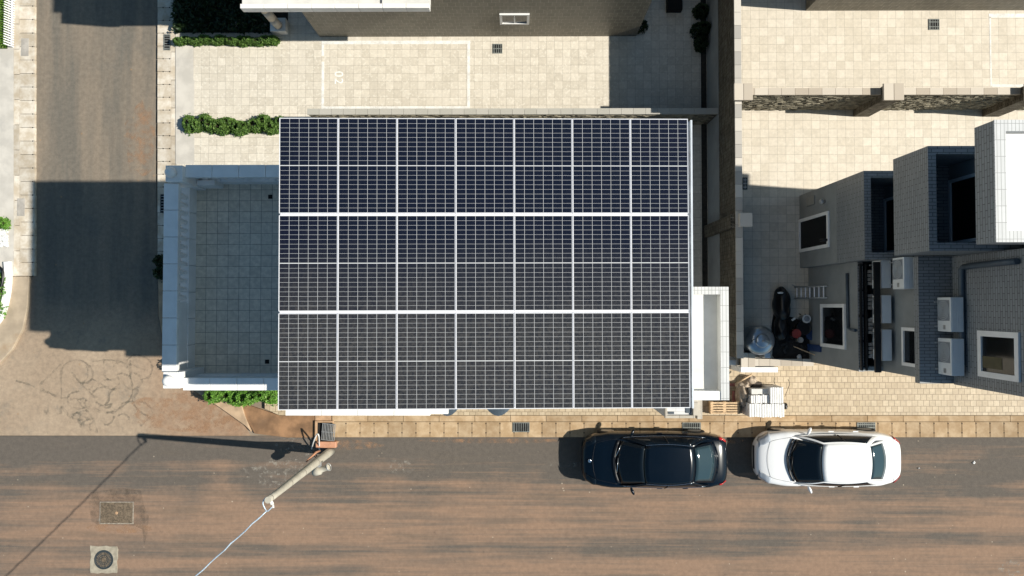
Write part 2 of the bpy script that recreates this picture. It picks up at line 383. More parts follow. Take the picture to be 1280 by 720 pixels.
# pavements
def dots(mb, pts, z, r=.022):
    mb.mi = 1
    for x, y in pts:
        c = U(x, y, z); mb.face([(c.x+r*math.cos(t*math.pi/3), c.y+r*math.sin(t*math.pi/3), z+.003) for t in range(6)])
    mb.mi = 0
def slab_row(mb, x0, x1, y0, y1, n, vert, z):
    g = .007
    for i in range(n):
        t0, t1 = i/n, (i+1)/n
        dz = random.uniform(-.003, .003)
        if vert: a = U(x0, y0+(y1-y0)*t0, z); b = U(x1, y0+(y1-y0)*t1, z)
        else: a = U(x0+(x1-x0)*t0, y0, z); b = U(x0+(x1-x0)*t1, y1, z)
        mb.box(min(a.x, b.x)+(0 if vert else g), max(a.x, b.x)-(0 if vert else g), min(a.y, b.y)+(g if vert else 0), max(a.y, b.y)-(g if vert else 0), -.2, z+dz)
plain_slab = lambda nm, c: (lambda m: (m.col(m.mix(1., m.mix(m.ramp(m.n('NewGeometry').outputs['Random Per Island'], 0, 1), tuple(x*.86 for x in c), tuple(min(1, x*1.1) for x in c)),
              m.mix(m.ramp(m.noise(m.pos(), 3, 6, .65), .35, .7), (.72, .66, .58), (1, 1, 1)), 'MULTIPLY')), m.set(rough=.9), m.bump(m.noise(m.pos(), 40, 4), .25, .01), m.m)[-1])(NT(nm))
M_S1 = plain_slab('tan_slab', (.47, .345, .215)); M_S2 = plain_slab('pale_slab', (.64, .585, .50))
mb = MB(); slab_row(mb, 415, 2200, 527.5, 546.5, 102, False, Z1); slab_row(mb, 415, 2200, 519.5, 527, 40, False, Z1)
dots(mb, [(415+17.5*i, y) for i in range(52) for y in (529.5, 541)], Z1)
structure(mb.build('street_pavement', [M_S1, M_HOLE]))
mb = MB(); slab_row(mb, 197, 213.5, -600, 16*30-150, 58, True, Z1); slab_row(mb, 214, 219.5, -600, 450, 30, True, Z1)
dots(mb, [(x, 330-16.03*i) for i in range(24) for x in (204, 212)], Z1)
structure(mb.build('side_pavement', [M_S2, M_HOLE]))
mb = MB(); slab_row(mb, 24.5, 43, -600, 345, 56, True, Z1); slab_row(mb, 17.5, 24, -600, 345, 30, True, Z1)
dots(mb, [(41, 345-16.87*i) for i in range(22)], Z1)
structure(mb.build('opposite_pavement', [M_S2, M_HOLE]))
structure(MB().prism(P2([(213, 330), (219.5, 330), (219.5, 465), (262, 490), (301, 503), (306, 520), (314, 540), (306, 532), (285, 517), (262, 501), (243, 489), (222, 470), (206, 440), (198, 395), (197, 331)], Z1), -.2, Z1).build('corner_pavement', M_PINK, bevel=.02))
structure(MB().prism(P2([(17.5, 345.5), (36, 345.5), (34, 385), (28, 412), (15, 437), (-10, 463), (-60, 482), (-200, 490), (-200, 400), (-30, 400), (6, 385), (12, 345.5)], Z1), -.2, Z1).build('opposite_corner_pavement', simple('brown_stained_pavement', (.40, .32, .23), .9, var=.2, scale=2, dirt=((.30, .19, .10), .8), bump=.3), bevel=.02))
structure(MB().prism(P2([(306, 520), (301.5, 503.3), (349, 519.3), (393, 519.3), (393, 547), (360, 547), (318, 542)], .05), -.2, .05).build('muddy_ramp', M_BROWN, bevel=.01))
structure(MB().prism(P2([(393.5, 519.3), (414.5, 519.3), (414.5, 549), (424, 552), (416, 560), (393.5, 556)], .07), -.2, .07).build('clay_dust_strip', M_CLAY, bevel=.02))
structure(MB().prism(P2([(-2600, -2600), (17, -2600), (17, 345), (12, 345.2), (6, 384), (-30, 399), (-2600, 399)], Z1), -.2, Z1).build('driveway', M_DRIVE))
structure(MB().prism(P2([(220, -2600), (905, -2600), (905, 480), (330, 480), (330, 502), (301, 502.6), (262, 489.5), (220, 464)], Z1+.02), -.2, Z1+.02).build('parking_court', M_LOT))
structure(MB().prism(P2([(331, 480.5), (906, 480.5), (906, 452), (3600, 452), (3600, 519), (349, 519), (331, 511)], Z1+.02), -.2, Z1+.02).build('walkway', M_PAVER))
e0 = U(925, 0, ZE); e1 = U(925, 452, ZE)
structure(MB().prism([(6.3, 90), (90, 90), (90, -1.72), (6.3, -1.72)], -.2, ZE).build('upper_court', M_LOTE))
a = U(219, 0, Z1); structure(MB().prism(P2([(219.5, 100), (243, 100), (243, 205), (219.5, 205)], Z1+.024), Z1+.021, Z1+.024).build('court_threshold', M_DRIVE))
a = structure(MB().prism(P2([(219.5, 54), (242, 54), (242, 148), (219.5, 148)], Z1+.026), Z1+.022, Z1+.026).build('court_entry_strip', M_DRIVE))
# painted bay lines
def line_boxes(mb, segs, z):
    for (x0, y0, x1, y1) in segs:
        a = U(x0, y0, z); b = U(x1, y1, z)
        mb.box(a.x, b.x, b.y, a.y, z-.002, z)
ZL = Z1+.025
mb = MB(); line_boxes(mb, [(402, 51, 588, 55), (402, 55, 405, 70), (402, 77, 405, 136), (584, 55, 587.5, 136), (405, 133, 584, 136)], ZL)
structure(mb.build('parking_bay_lines', M_LINE))
mb = MB(); line_boxes(mb, [(1236, 17, 1700, 21), (1236.5, 21, 1240, 108), (1240, 105.5, 1700, 108)], ZE+.005)
structure(mb.build('parking_bay_lines', M_LINE))
def text_obj(name, s, size, loc, rot, mat, th=.002):
    cu = bpy.data.curves.new(name, 'FONT'); cu.body = s; cu.size = size; cu.extrude = th; cu.align_x = 'CENTER'; cu.align_y = 'CENTER'; cu.offset = .002; cu.space_character = 1.15
    t = bpy.data.objects.new(name, cu); COL.objects.link(t)
    dg = bpy.context.evaluated_depsgraph_get(); me = bpy.data.meshes.new_from_object(t.evaluated_get(dg))
    bpy.data.objects.remove(t); me.materials.append(mat)
    o = bpy.data.objects.new(name, me); COL.objects.link(o); o.location = loc; o.rotation_euler = rot; return o
t = text_obj('bay_number', '02', .40, tuple(U(423, 97, ZL)), (0, 0, R(-90)), simple('number_paint', (.80, .785, .74), .8, var=.15, scale=20)); structure(t)

# ------------------------------------------------------------------ ground details
def covers():
    a = U(125, 627, 0); b = U(167, 655, 0)
    t = thing('inspection_cover', ((a.x+b.x)/2, (a.y+b.y)/2, .0), 'rusty rectangular iron inspection cover set in the street beside a dark patch', 'inspection cover')
    mb = MB(); mb.box(a.x, b.x, b.y, a.y, .001, .012); mb.build('frame', simple('worn_frame', (.30, .26, .21), .7, var=.4, scale=12), t)
    mb = MB(); mb.box(a.x+.03, b.x-.03, b.y+.03, a.y-.03, .002, .02)
    nx, ny = 22, 14
    for i in range(nx):
        for j in range(ny):
            cx = a.x+.06+(b.x-a.x-.12)*i/(nx-1); cy = b.y+.06+(a.y-b.y-.12)*j/(ny-1)
            mb.box(cx-.012, cx+.012, cy-.012, cy+.012, .019, .027)
    mb.build('lid', M_RUST, t)
    mb = MB(); c = Vector(t.location); mb.lathe([(.05, .02), (.05, .032), (.03, .034)], c.x, c.y, 12); mb.build('emblem', M_CLAY, t)
    a = U(112, 682, 0); b = U(148, 717, 0); c = (a+b)/2; c.x -= .0
    t = thing('manhole_cover', (c.x, c.y, 0), 'round slotted iron manhole cover in a square concrete pad on the street', 'manhole cover')
    mb = MB(); pts = []
    for i in range(28):
        s = i/28*4; k = int(s); f = s-k; r0 = .44+random.uniform(-.02, .02)
        pts.append([(c.x-r0+2*r0*f, c.y-r0), (c.x+r0, c.y-r0+2*r0*f), (c.x+r0-2*r0*f, c.y+r0), (c.x-r0, c.y+r0-2*r0*f)][k])
    mb.prism(pts, -.02, .012); mb.build('concrete_pad', simple('stained_pad', (.34, .30, .23), .9, var=.25, scale=7, dirt=((.22, .17, .12), .6)), t, bevel=.005)
    mb = MB(); mb.lathe([(.31, .010), (.31, .018), (.28, .018), (.28, .014)], c.x, c.y, 40); mb.build('rim', M_DARKG, t)
    mb = MB(); mb.lathe([(.27, .010), (.27, .016)], c.x, c.y, 40); pl = mb.build('lid', M_DARKG, t)
    mb = MB()
    for k in range(28):
        t0 = k/28*2*math.pi; A = Matrix.Translation((c.x, c.y, 0)) @ Matrix.Rotation(t0, 4, 'Z')
        mb.box(.16, .245, -.011, .011, .016, .024, A)
        if k % 2: mb.box(.09, .14, -.013, .013, .016, .024, A)
    mb.lathe([(.075, .016), (.075, .025), (.05, .025), (.05, .018)], c.x, c.y, 20)
    subpart(mb, 'ribs', M_RUST, pl, t)
covers()
def grate(px0, px1, py0, py1, z, label, nb=7, vert=True, mat=None, cross=0):
    a = U(px0, py0, z); b = U(px1, py1, z); x0, x1, y0, y1 = a.x, b.x, b.y, a.y
    t = thing('drain_grate', ((x0+x1)/2, (y0+y1)/2, z), label, 'drain grate', 'drain grates')
    MB().box(x0, x1, y0, y1, z+.002, z+.008).build('sump', M_HOLE, t)
    mb = MB(); w_ = .02
    mb.box(x0, x1, y0, y0+w_, z+.008, z+.022); mb.box(x0, x1, y1-w_, y1, z+.008, z+.022); mb.box(x0, x0+w_, y0+w_, y1-w_, z+.008, z+.022); mb.box(x1-w_, x1, y0+w_, y1-w_, z+.008, z+.022)
    mb.build('frame', mat or M_DARKG, t)
    mb = MB()
    for i in range(nb):
        if vert: c = x0+w_+(x1-x0-2*w_)*(i+.5)/nb; mb.box(c-.008, c+.008, y0+w_, y1-w_, z+.008, z+.018)
        else: c = y0+w_+(y1-y0-2*w_)*(i+.5)/nb; mb.box(x0+w_, x1-w_, c-.011, c+.011, z+.008, z+.018)
    for i in range(cross):
        c = y0+w_+(y1-y0-2*w_)*(i+.5)/cross; mb.box(x0+w_, x1-w_, c-.012, c+.012, z+.0185, z+.021)
    mb.build('bars', mat or M_GALV, t)
ZC = Z1+.02
grate(641, 662, 528, 540, Z1, 'iron drain grate in the street pavement below the middle of the solar roof', 7, True, M_GRATE)
grate(853, 876, 528, 541, Z1, 'iron drain grate in the street pavement beside the black car', 9, True, M_GRATE, 1)
grate(1071, 1094, 528, 541, Z1, 'greenish drain grate in the street pavement beside the white car', 9, True, M_GRATE, 3)
grate(616, 628, 55, 67, ZC, 'small square drain grate in the parking court below the dark tiled house', 4, True, M_GRATE, 1)
grate(1160.5, 1174, 24, 37.5, ZE, 'small square drain grate in the upper court near the marked bay', 4, True, M_GRATE, 2)
grate(205, 213, 43, 63, Z1, 'narrow grate in the side pavement next to the long hedge', 6, False, M_GRATE)
grate(928, 934, 222, 237, ZE, 'shaded grate in the upper court against the long wall', 2, True, None, 3)
grate(201, 208, 243, 266, Z1, 'shaded grate in the side pavement beside the white terrace', 6, False, None)
for (x0, x1, y0, y1, lab) in ((27, 36, 48, 70, 'pale service cover in the far pavement, in the sun'), (22, 31, 248, 270, 'pale service cover in the far pavement, half shaded')):
    a = U(x0, y0, Z1); b = U(x1, y1, Z1)
    t = thing('service_cover', ((a.x+b.x)/2, (a.y+b.y)/2, Z1), lab, 'service cover', 'service covers in the far pavement')
    MB().box(a.x, b.x, b.y, a.y, Z1+.001, Z1+.012).build('frame', M_CONC, t, bevel=.003)
    mb = MB()
    for i in range(9): yy = b.y+.03+(a.y-b.y-.06)*i/9; mb.box(a.x+.03, b.x-.03, yy, yy+.03, Z1+.012, Z1+.018)
    mb.build('ribs', M_RUST if 0 else M_CONC, t)
# scribbled tar marks on the apron
def smooth(pts, n=6):
    out = []
    for i in range(len(pts)-1):
        p0 = pts[max(i-1, 0)]; p1 = pts[i]; p2 = pts[i+1]; p3 = pts[min(i+2, len(pts)-1)]
        for k in range(n):
            t = k/n
            out.append(tuple(.5*((2*p1[j])+(-p0[j]+p2[j])*t+(2*p0[j]-5*p1[j]+4*p2[j]-p3[j])*t*t+(-p0[j]+3*p1[j]-3*p2[j]+p3[j])*t**3) for j in range(len(p1))))
    out.append(tuple(pts[-1])); return out
scr = [[(76, 518), (77, 490), (77, 465), (84, 454), (97, 450), (108, 455), (110, 470), (103, 480)],
       [(104, 451), (114, 460), (116, 470), (110, 478), (97, 478)], [(90, 465), (95, 472), (106, 485), (116, 495)],
       [(76, 455), (62, 470), (50, 482), (60, 490), (76, 497), (88, 496)], [(130, 452), (131, 470), (140, 476), (147, 472), (149, 480), (140, 488), (134, 497)],
       [(97, 500), (103, 508), (112, 517), (120, 533), (121, 541)], [(92, 525), (90, 520), (96, 516), (104, 520), (112, 524), (118, 523)],
       [(120, 502), (128, 507), (140, 505), (134, 510), (125, 507)], [(163, 450), (163, 470), (166, 485), (163, 498), (150, 510), (135, 515), (118, 511)],
       [(164, 493), (168, 506), (176, 515), (185, 520)], [(116, 452), (130, 450), (146, 451), (165, 456), (182, 463)], [(136, 488), (136, 500), (131, 506)],
       [(150, 485), (141, 487), (133, 484), (121, 476), (113, 474)], [(126, 525), (133, 531), (140, 527), (143, 520)], [(56, 512), (58, 518), (61, 510)],
       [(165, 488), (171, 486), (172, 491), (167, 496)], [(20, 476), (35, 480), (52, 488), (60, 491)], [(100, 534), (104, 528), (112, 524)]]
rs_ = random.Random(21)
for _ in range(16):
    cx, cy = rs_.uniform(84, 178), rs_.uniform(458, 534); a0 = rs_.uniform(0, 6.28); rr = rs_.uniform(8, 26); sw = rs_.uniform(1.5, 4.5)
    scr.append([(cx+rr*math.cos(a0+sw*k/6)*rs_.uniform(.85, 1.1), cy+.8*rr*math.sin(a0+sw*k/6)*rs_.uniform(.85, 1.1)) for k in range(7)])
mb = MB()
for s in scr:
    pts = smooth(s, 5); mb.ribbon([tuple(U(x+random.uniform(-.25, .25), y+random.uniform(-.25, .25)).xy) for x, y in pts], [.06+.03*math.sin(i_*.7+x_) for i_, (x_, y_) in enumerate(pts)], 0); 
for i, v in enumerate(mb.bm.verts): v.co.z = .007+.0001*(i//2 % 9)
structure(mb.build('scribbled_tar_marks', M_MARK))
def blob(px, py, rx, ry, n=26, jit=.25):
    return [(px+rx*math.cos(t*2*math.pi/n)*random.uniform(1-jit, 1+jit), py+ry*math.sin(t*2*math.pi/n)*random.uniform(1-jit, 1+jit)) for t in range(n)]
def flat(name, pts, z, mat):
    mb = MB(); c = P2(pts, z); mb.face([(x, y, z) for x, y in c]); return structure(mb.build(name, mat))
flat('cement_splash', blob(502, 583, 14, 10), .004, M_SPLASH)
flat('cement_splash', blob(378, 556, 30, 12), .005, M_SPLASH); flat('cement_splash', blob(345, 590, 40, 18), .0062, M_SPLASH)
flat('cement_splash', blob(715, 580, 30, 4), .004, M_SPLASH); flat('cement_splash', blob(1262, 712, 16, 12), .004, M_SPLASH)
flat('road_patch', [(116, 615), (150, 610), (176, 613), (180, 632), (186, 645), (184, 668), (180, 682), (178, 662), (168, 657), (122, 656), (113, 650), (111, 630)], .0008, M_PATCH)
flat('road_patch', blob(128, 648, 7, 7), .006, M_SPLASH)
m = NT('red_dust'); p = m.pos(); m.col((.40, .23, .13)); m.set(rough=.95, alpha=m.ramp(m.noise(p, 2.5, 6, .75), .42, .70, .0, .6)); M_DUST = m.m
for (x, y, rx, ry, z) in ((440, 556, 36, 6, .0052), (176, 175, 20, 46, .0078), (235, 515, 70, 24, .0082), (262, 530, 40, 12, .0085), (620, 551, 90, 3, .0054), (1000, 552, 120, 3, .0056), (150, 660, 40, 6, .0058)):
    flat('red_dust', blob(x, y, rx, ry, 30, .15), z, M_DUST)
# litter
for (x, y, s, lab) in ((1217, 578, .05, 'crumpled white litter on the street right of the white car'), (1148, 585, .03, 'tiny pale scrap of litter behind the white car'),):
    c = U(x, y, 0); mb = MB()
    pts = [(c.x+s*math.cos(t*math.pi/4)*random.uniform(.5, 1.2), c.y+s*math.sin(t*math.pi/4)*random.uniform(.5, 1.2), random.uniform(.004, .05)) for t in range(8)]
    top = (c.x, c.y, .05)
    for i in range(8): mb.face([pts[i], pts[(i+1) % 8], top])
    tag(mb.build('litter', M_WHITE, origin=(c.x, c.y, 0)), lab, 'litter')

# ------------------------------------------------------------------ solar house
ZR = 11.4
pNW = U(349, 146, ZR); pNE = U(860, 150.5, ZR-.18); pSW = U(349, 514, ZR)
ang = R(.15); tilt = math.atan2(.18, pNE.x-pNW.x)
WX = (pNE-pNW).length/7; WY = (pSW-pNW).length/3
MR = Matrix.Translation(pNW) @ Matrix.Rotation(ang, 4, 'Z') @ Matrix.Rotation(tilt, 4, 'Y')
house = thing('solar_house', (-2.5, .7, Z1), 'white house with a flat roof covered in solar panels and a front terrace', 'house')
hx0, hx1 = pNW.x+.12, pNE.x-.02; hy0, hy1 = pSW.y+.08, pNW.y-.12
tx0 = -7.75; ty0, ty1 = U(204, 488, 6.6).y, U(204, 206, 6.6).y
mb = MB(); mb.box(hx0, hx1, hy0, hy1, Z1, ZR-.54); mb.box(tx0+.3, hx0, ty0+.2, ty1-.12, Z1, 5.25); mb.build('wall', M_WHITE2, house)
mb = MB(); mb.box(.03, WX*7-.03, -WY*3+.01, -.01, -.33, -.14, MR); mb.build('roof', M_WHITE, house)
# terrace slab, floor, balustrades
zt = 5.45; zr = 6.6
tw = U(204, 300, zr).x
mb = MB(); mb.box(tw+.02, hx0-.002, ty0+.12, ty1-.02, 5.252, zt-.01); mb.build('terrace_slab', M_WHITE, house)
mb = MB(); mb.box(tw+.2, hx0-.004, ty0+.2, ty1-.2, zt-.008, zt); mb.build('terrace_floor', M_TERR, house)
rw = U(222.3, 300, zr).x; rn = U(300, 221.5, zr).y; rs = U(300, 472.5, zr).y
def rail(mb, ax, a0, a1, b0, b1, z0, z1, n):
    for i in range(n):
        p = a0+(a1-a0)*i/n; q = a0+(a1-a0)*(i+1)/n-.008
        if ax == 'x': mb.box(p, q, b0, b1, z0, z1)
        else: mb.box(b0, b1, p, q, z0, z1)
post = .36
mb = MB()
rail(mb, 'y', ty0+.43, ty1-.43, tw, rw, zr-.13, zr, 7)
rail(mb, 'x', tw+.50, -3.99, rn, ty1, zr-.13, zr, 6); rail(mb, 'x', tw+.50, -3.99, ty0, rs, zr-.13, zr, 6)
mb.build('top_rail', M_WHITE, house, bevel=.012)
mb = MB()
rail(mb, 'y', ty0+.36, ty1-.36, tw+.06, tw+.27, zt, zt+.40, 7)
rail(mb, 'x', tw+.36, hx0-.01, ty1-.27, ty1-.05, zt, zt+.40, 6); rail(mb, 'x', tw+.36, hx0-.01, ty0+.125, ty0+.30, zt, zt+.40, 6)
ysol = U(230, 378, 6.2).y
mb.box(tw+.09, tw+.25, ty0+.36, ysol, zt+.40, zr-.13); mb.box(tw+.36, hx0-.01, ty0+.13, ty0+.27, zt+.40, zr-.13)
mb.build('parapet', M_WHITE, house, bevel=.006)
bal = [(.06, 0), (.06, .04), (.035, .08), (.07, .18), (.078, .26), (.05, .40), (.035, .50), (.06, .56), (.06, .62)]
proto = None; k = 0
yb = ysol+.12; me = None
spots = []
while yb < ty1-.5: spots.append((tw+.17, yb)); yb += .205
xb = tw+.55
while xb < hx0-.15: spots.append((xb, ty1-.16)); xb += .205
for (bx, by) in spots:
    if proto is None:
        proto = MB().lathe([(r, z) for r, z in bal], 0, 0, 14).build('baluster', M_WHITE)
        o = proto
    else: o = proto.copy(); COL.objects.link(o)
    o.parent = house; o.location = (bx-house.location.x, by-house.location.y, zt+.40-house.location.z)
for cy, nm in ((ty0, 's'), (ty1-post, 'n')):
    sg = 1 if nm == 's' else -1; mb = MB(); mb.box(tw+.10, tw+.10+.40, cy+.06*sg, cy+.06*sg+.38, 5.252, zr+.14)
    if nm == 'n': mb.box(tw+.502, tw+.95, cy-.02, cy+.10, zt, zt+.55)
    pp = mb.build('corner_post', M_WHITE, house, bevel=.012)
    mb = MB(); r = .13; cx_ = tw+.29; cy_ = cy+.25*sg if nm == 's' else cy+.13; zb = zr+.14
    mb.lathe([(.09, zb), (.07, zb+.015)]+[(max(.004, r*math.cos(t)), zb+.02+r*.9+r*math.sin(t)) for t in [R(-60+15*i) for i in range(11)]], cx_, cy_, 28)
    subpart(mb, 'ball_finial', M_WHITE, pp, house)
for (x, y) in ((338, 246), (334, 452)):
    a = U(x, y, zt); MB().box(a.x-.05, a.x+.05, a.y-.05, a.y+.05, zt, zt+.02).build('floor_drain', M_HOLE, house)
# gutter east, fascia south
g0 = U(859, 150, ZR-.27); g1 = U(867.5, 512, ZR-.27)
mb = MB(); mb.box(g0.x+.02, g1.x-.03, g1.y+.02, g0.y, ZR-.48, ZR-.38); mb.box(g1.x-.03, g1.x, g1.y+.02, g0.y, ZR-.48, ZR-.27); mb.build('gutter', M_SHEET, house)
f0 = U(357, 514, 9.75); f1 = U(538, 519.5, 9.75)
mb = MB(); rail(mb, 'x', f0.x, f1.x, f1.y, hy0-.002, 9.6, 9.75, 4); mb.build('eave_board', M_WHITE, house)
mb = MB(); s0 = U(395, 500, 8.1); s1 = U(560, 517.5, 8.1); mb.box(s0.x, s1.x, s1.y, hy0-.002, 7.95, 8.1); mb.build('ledge', M_WHITE, house)
# shaft on the east side
a = U(870, 358.5, 9.4); b = U(911, 500, 9.4); c0 = U(881, 368, 9.4); c1 = U(901, 489, 9.4)
zf_ = 9.17
mb = MB(); mb.box(hx1+.002, b.x, b.y, a.y, Z1, zf_-.01); mb.box(c1.x, b.x, b.y, a.y, zf_-.01, 9.4); mb.box(hx1+.002, c1.x, c0.y, a.y, zf_-.01, 9.4)
mb.build('service_shaft', M_WHITE2, house)
mb = MB(); mb.box(c1.x-.002, b.x+.004, b.y, a.y, 9.402, 9.425); mb.box(hx1+.002, c1.x-.004, c0.y, a.y, 9.402, 9.42); mb.build('shaft_coping', M_WTILEY, house)
mb = MB(); mb.box(hx1+.002, c1.x-.003, b.y-.003, c1.y, zf_-.01, 9.405); mb.build('shaft_wall', M_WHITE, house)
mb = MB(); mb.box(hx1+.003, c1.x-.002, c1.y, c0.y, zf_-.01, zf_); mb.build('shaft_floor', M_WHITE2, house)
def window(root, plane, c, a0, a1, z0, z1, side, fm=M_WHITE, gm=M_GLASS, fr=.08, mull=0, name='window', deep=0.0):
    """window frame on a wall plane; side=+1/-1 outward direction along that axis"""
    mb = MB()
    def bx(u0, u1, w0, w1, d0, d1):
        lo, hi = c+side*d0, c+side*d1
        if plane == 'x': mb.box(lo, hi, u0, u1, w0, w1)
        else: mb.box(u0, u1, lo, hi, w0, w1)
    bx(a0, a1, z0, z0+fr, .002, .05); bx(a0, a1, z1-fr, z1, .002, .05); bx(a0, a0+fr, z0+fr, z1-fr, .002, .05); bx(a1-fr, a1, z0+fr, z1-fr, .002, .05)
    for i in range(mull):
        u = a0+(a1-a0)*(i+1)/(mull+1); bx(u-.02, u+.02, z0+fr, z1-fr, .002, .03)
    part = mb.build(name, fm, root)
    mb = MB(); bx(a0+fr, a1-fr, z0+fr, z1-fr, .003, .012); subpart(mb, 'pane', gm, part, root)
    return part
for z in (1.2, 4.0): window(house, 'y', hy0, -3, -1.8, z, z+1.2, -1, mull=1); window(house, 'y', hy0, .6, 1.8, z, z+1.2, -1, mull=1)
window(house, 'x', hx0, -.6, 1.9, zt+.03, zt+2.2, -1, mull=2, name='terrace_door', gm=M_DOORD)
window(house, 'x', tx0+.3, -.9, .4, Z1+.03, 2.3, -1, mull=1, name='door', gm=M_DOORD)
# arched awnings over the south windows
for (x0, x1) in ((543, 577), (604, 642)):
    a = U(x0, 517.5, 7.0); b = U(x1, 517.5, 7.0); mb = MB(); n = 10; rows = []
    for i in range(n+1):
        t = i/n; x = a.x+(b.x-a.x)*t; ex = math.sin(math.pi*t)*.28
        rows.append([mb.bm.verts.new((x, hy0-.002, 7.25)), mb.bm.verts.new((x, a.y+.22-ex*.9, 7.1)), mb.bm.verts.new((x, a.y+.22-ex*.9, 7.06)), mb.bm.verts.new((x, hy0-.002, 7.2))])
    for i in range(n):
        for j in range(3): mb.bm.faces.new((rows[i][j], rows[i+1][j], rows[i+1][j+1], rows[i][j+1]))
    mb.build('awning', M_PIPE, house)
# panels
gx, gy = .008, .034
pw, ph = WX-gx, WY-gy
MB().box(.01, WX*7-.01, -2*WY-.04, -2*WY+.04, -.139, -.05, MR).build('row_strip', M_ALU, house); MB().box(.01, WX*7-.01, -WY-.04, -WY+.04, -.139, -.05, MR).build('row_strip', M_ALU, house)
def make_panel():
    t = thing('solar_module', (0, 0, 0), '', 'solar panel', 'solar panels in three rows on the white house roof', world=False)
    fw = .007
    mb = MB(); z0, z1 = -.04, 0
    mb.box(0, pw, -fw, 0, z0, z1); mb.box(0, pw, -ph, -ph+fw, z0, z1); mb.box(0, fw, -ph+fw, -fw, z0, z1); mb.box(pw-fw, pw, -ph+fw, -fw, z0, z1)
    mb.build('frame', M_ALU, t)
    # a single planar sheet cut into cells (material 1) and backsheet gaps (material 0)
    mb = MB(); L = fw+.006; Wd = pw-2*L; gap = .0048; gr = .0030
    xs = [fw]; fl = []
    cw = (Wd-gap*5)/6
    for i in range(6): x = L+i*(cw+gap); xs += [x, x+cw]
    xs.append(pw-fw)
    Hh = ph-2*L; mid = .014; ch = (Hh-mid-gr*18)/20
    ys = [-fw]; y = -L
    for i in range(20):
        ys += [y, y-ch]; y -= ch+(mid if i == 9 else gr)
    ys.append(-ph+fw)
    V = [[mb.bm.verts.new((x, yy, -.004)) for yy in ys] for x in xs]
    for i in range(len(xs)-1):
        for j in range(len(ys)-1):
            f = mb.bm.faces.new((V[i][j], V[i][j+1], V[i+1][j+1], V[i+1][j])); f.material_index = 1 if (i % 2 == 1 and j % 2 == 1) else 0
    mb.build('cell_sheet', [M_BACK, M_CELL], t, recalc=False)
    return t
PP = make_panel()
rown = ['back row beside the parking bay', 'middle row', 'front row on the street side']
coln = ['nearest the terrace', 'second from terrace', 'third from terrace', 'midway along', 'third from gutter', 'second from gutter', 'nearest the gutter']
for r_ in range(3):
    for c_ in range(7):
        loc = MR @ Vector((c_*WX+gx/2, -r_*WY-gy/2, 0)); lab = f'dark solar panel in the {rown[r_]}, {coln[c_]}'
        if r_ == c_ == 0: PP.location = loc; PP.rotation_euler = (0, tilt, ang); PP['label'] = lab
        else: copy_thing(PP, loc, lab, rot=(0, tilt, ang))
RL = None
rl_lab = ['upper', 'lower']
for r_ in range(3):
    for s in (.28, .72):
        mb = MB(); yy = -r_*WY-WY*s; mb.box(0, WX*7, yy-.02, yy+.02, -.13, -.045, MR)
        mb.build('mounting_rail', M_ALU, house)

# meter cabinet / gate pier in front of the house
t = thing('gate_cabinet', tuple(U(850, 518, Z1)), 'small white tiled gate cabinet below the corner of the solar roof', 'cabinet')
a = U(832, 508, 2.6); b = U(868, 522, 2.6)
MB().box(a.x, b.x, b.y, a.y+.3, Z1, 2.5).build('body', M_WTILE, t)
mb = MB(); mb.box(a.x-.02, b.x+.02, b.y-.02, b.y+.06, 2.505, 2.6); mb.box(a.x-.02, a.x+.05, b.y+.06, a.y+.3, 2.505, 2.6); mb.box(b.x-.04, b.x+.1, b.y+.06, a.y+.3, 2.505, 2.6); mb.build('coping', M_CAP, t, bevel=.006)
mb = MB(); mb.box(a.x+.09, a.x+.26, b.y+.09, b.y+.16, 2.5, 2.53); mb.box(a.x+.2, a.x+.34, b.y+.28, b.y+.4, 2.5, 2.53); mb.box(b.x-.22, b.x-.07, b.y+.12, b.y+.28, 2.5, 2.53); mb.build('hatch', M_PIPE, t)
a = U(871.5, 499, 1.9); b = U(878, 524, 1.9)
tag(MB().box(a.x, b.x, b.y, a.y+.3, Z1+.02, 1.9).build('gate_pier', M_CAP, bevel=.01, origin=tuple(U(874, 515, Z1+.02))), 'low cream pier between the gate cabinet and the pallets', 'pier')

# ------------------------------------------------------------------ north house
nh = thing('tiled_house', (-1, 12, Z1), 'dark brown tiled house with a white porch behind the numbered parking bay', 'house')
yn = U(600, 46, Z1).y; nx0 = U(400, 46, Z1).x; nx1 = U(795, 46, Z1).x
mb = MB(); mb.box(nx0, nx1, yn, yn+5.2, Z1, 5.8); mb.box(-3.6, nx1, yn+.001, yn+5.2, 5.8, 10.9); mb.build('wall', M_DTILE, nh)
MB().box(-3.7, nx1+.1, yn-.02, yn+5.3, 10.901, 11.05).build('roof', M_WHITE, nh)
# upper terrace off-frame (its shadow reaches the side road)
ntw = -7.66; nty = yn-.03
mb = MB(); mb.box(ntw, nx0-.002, nty, yn+5.2, 5.55, 5.75); mb.box(nx0-.002, -3.61, nty, yn-.002, 5.55, 5.75)
mb.box(ntw, -3.61, nty, nty+.3, 6.45, 6.6); mb.box(ntw, ntw+.33, nty+.3, yn+5.2, 6.45, 6.6)
mb.box(ntw, -3.61, nty+.08, nty+.25, 5.75, 6.45); mb.box(ntw+.08, ntw+.25, nty+1.6, yn+5.2, 5.75, 6.45); mb.build('terrace', M_WHITE, nh)
mb = MB(); mb.box(ntw-.0, ntw+.4, nty-.03, nty+.4, 5.5, 7.0); mb.build('corner_post', M_WHITE, nh)
for i in range(6): MB().lathe([(r, z) for r, z in bal], ntw+.16, nty+.55+.19*i, 12).build('baluster', M_WHITE, nh).location.z += 5.75+.1
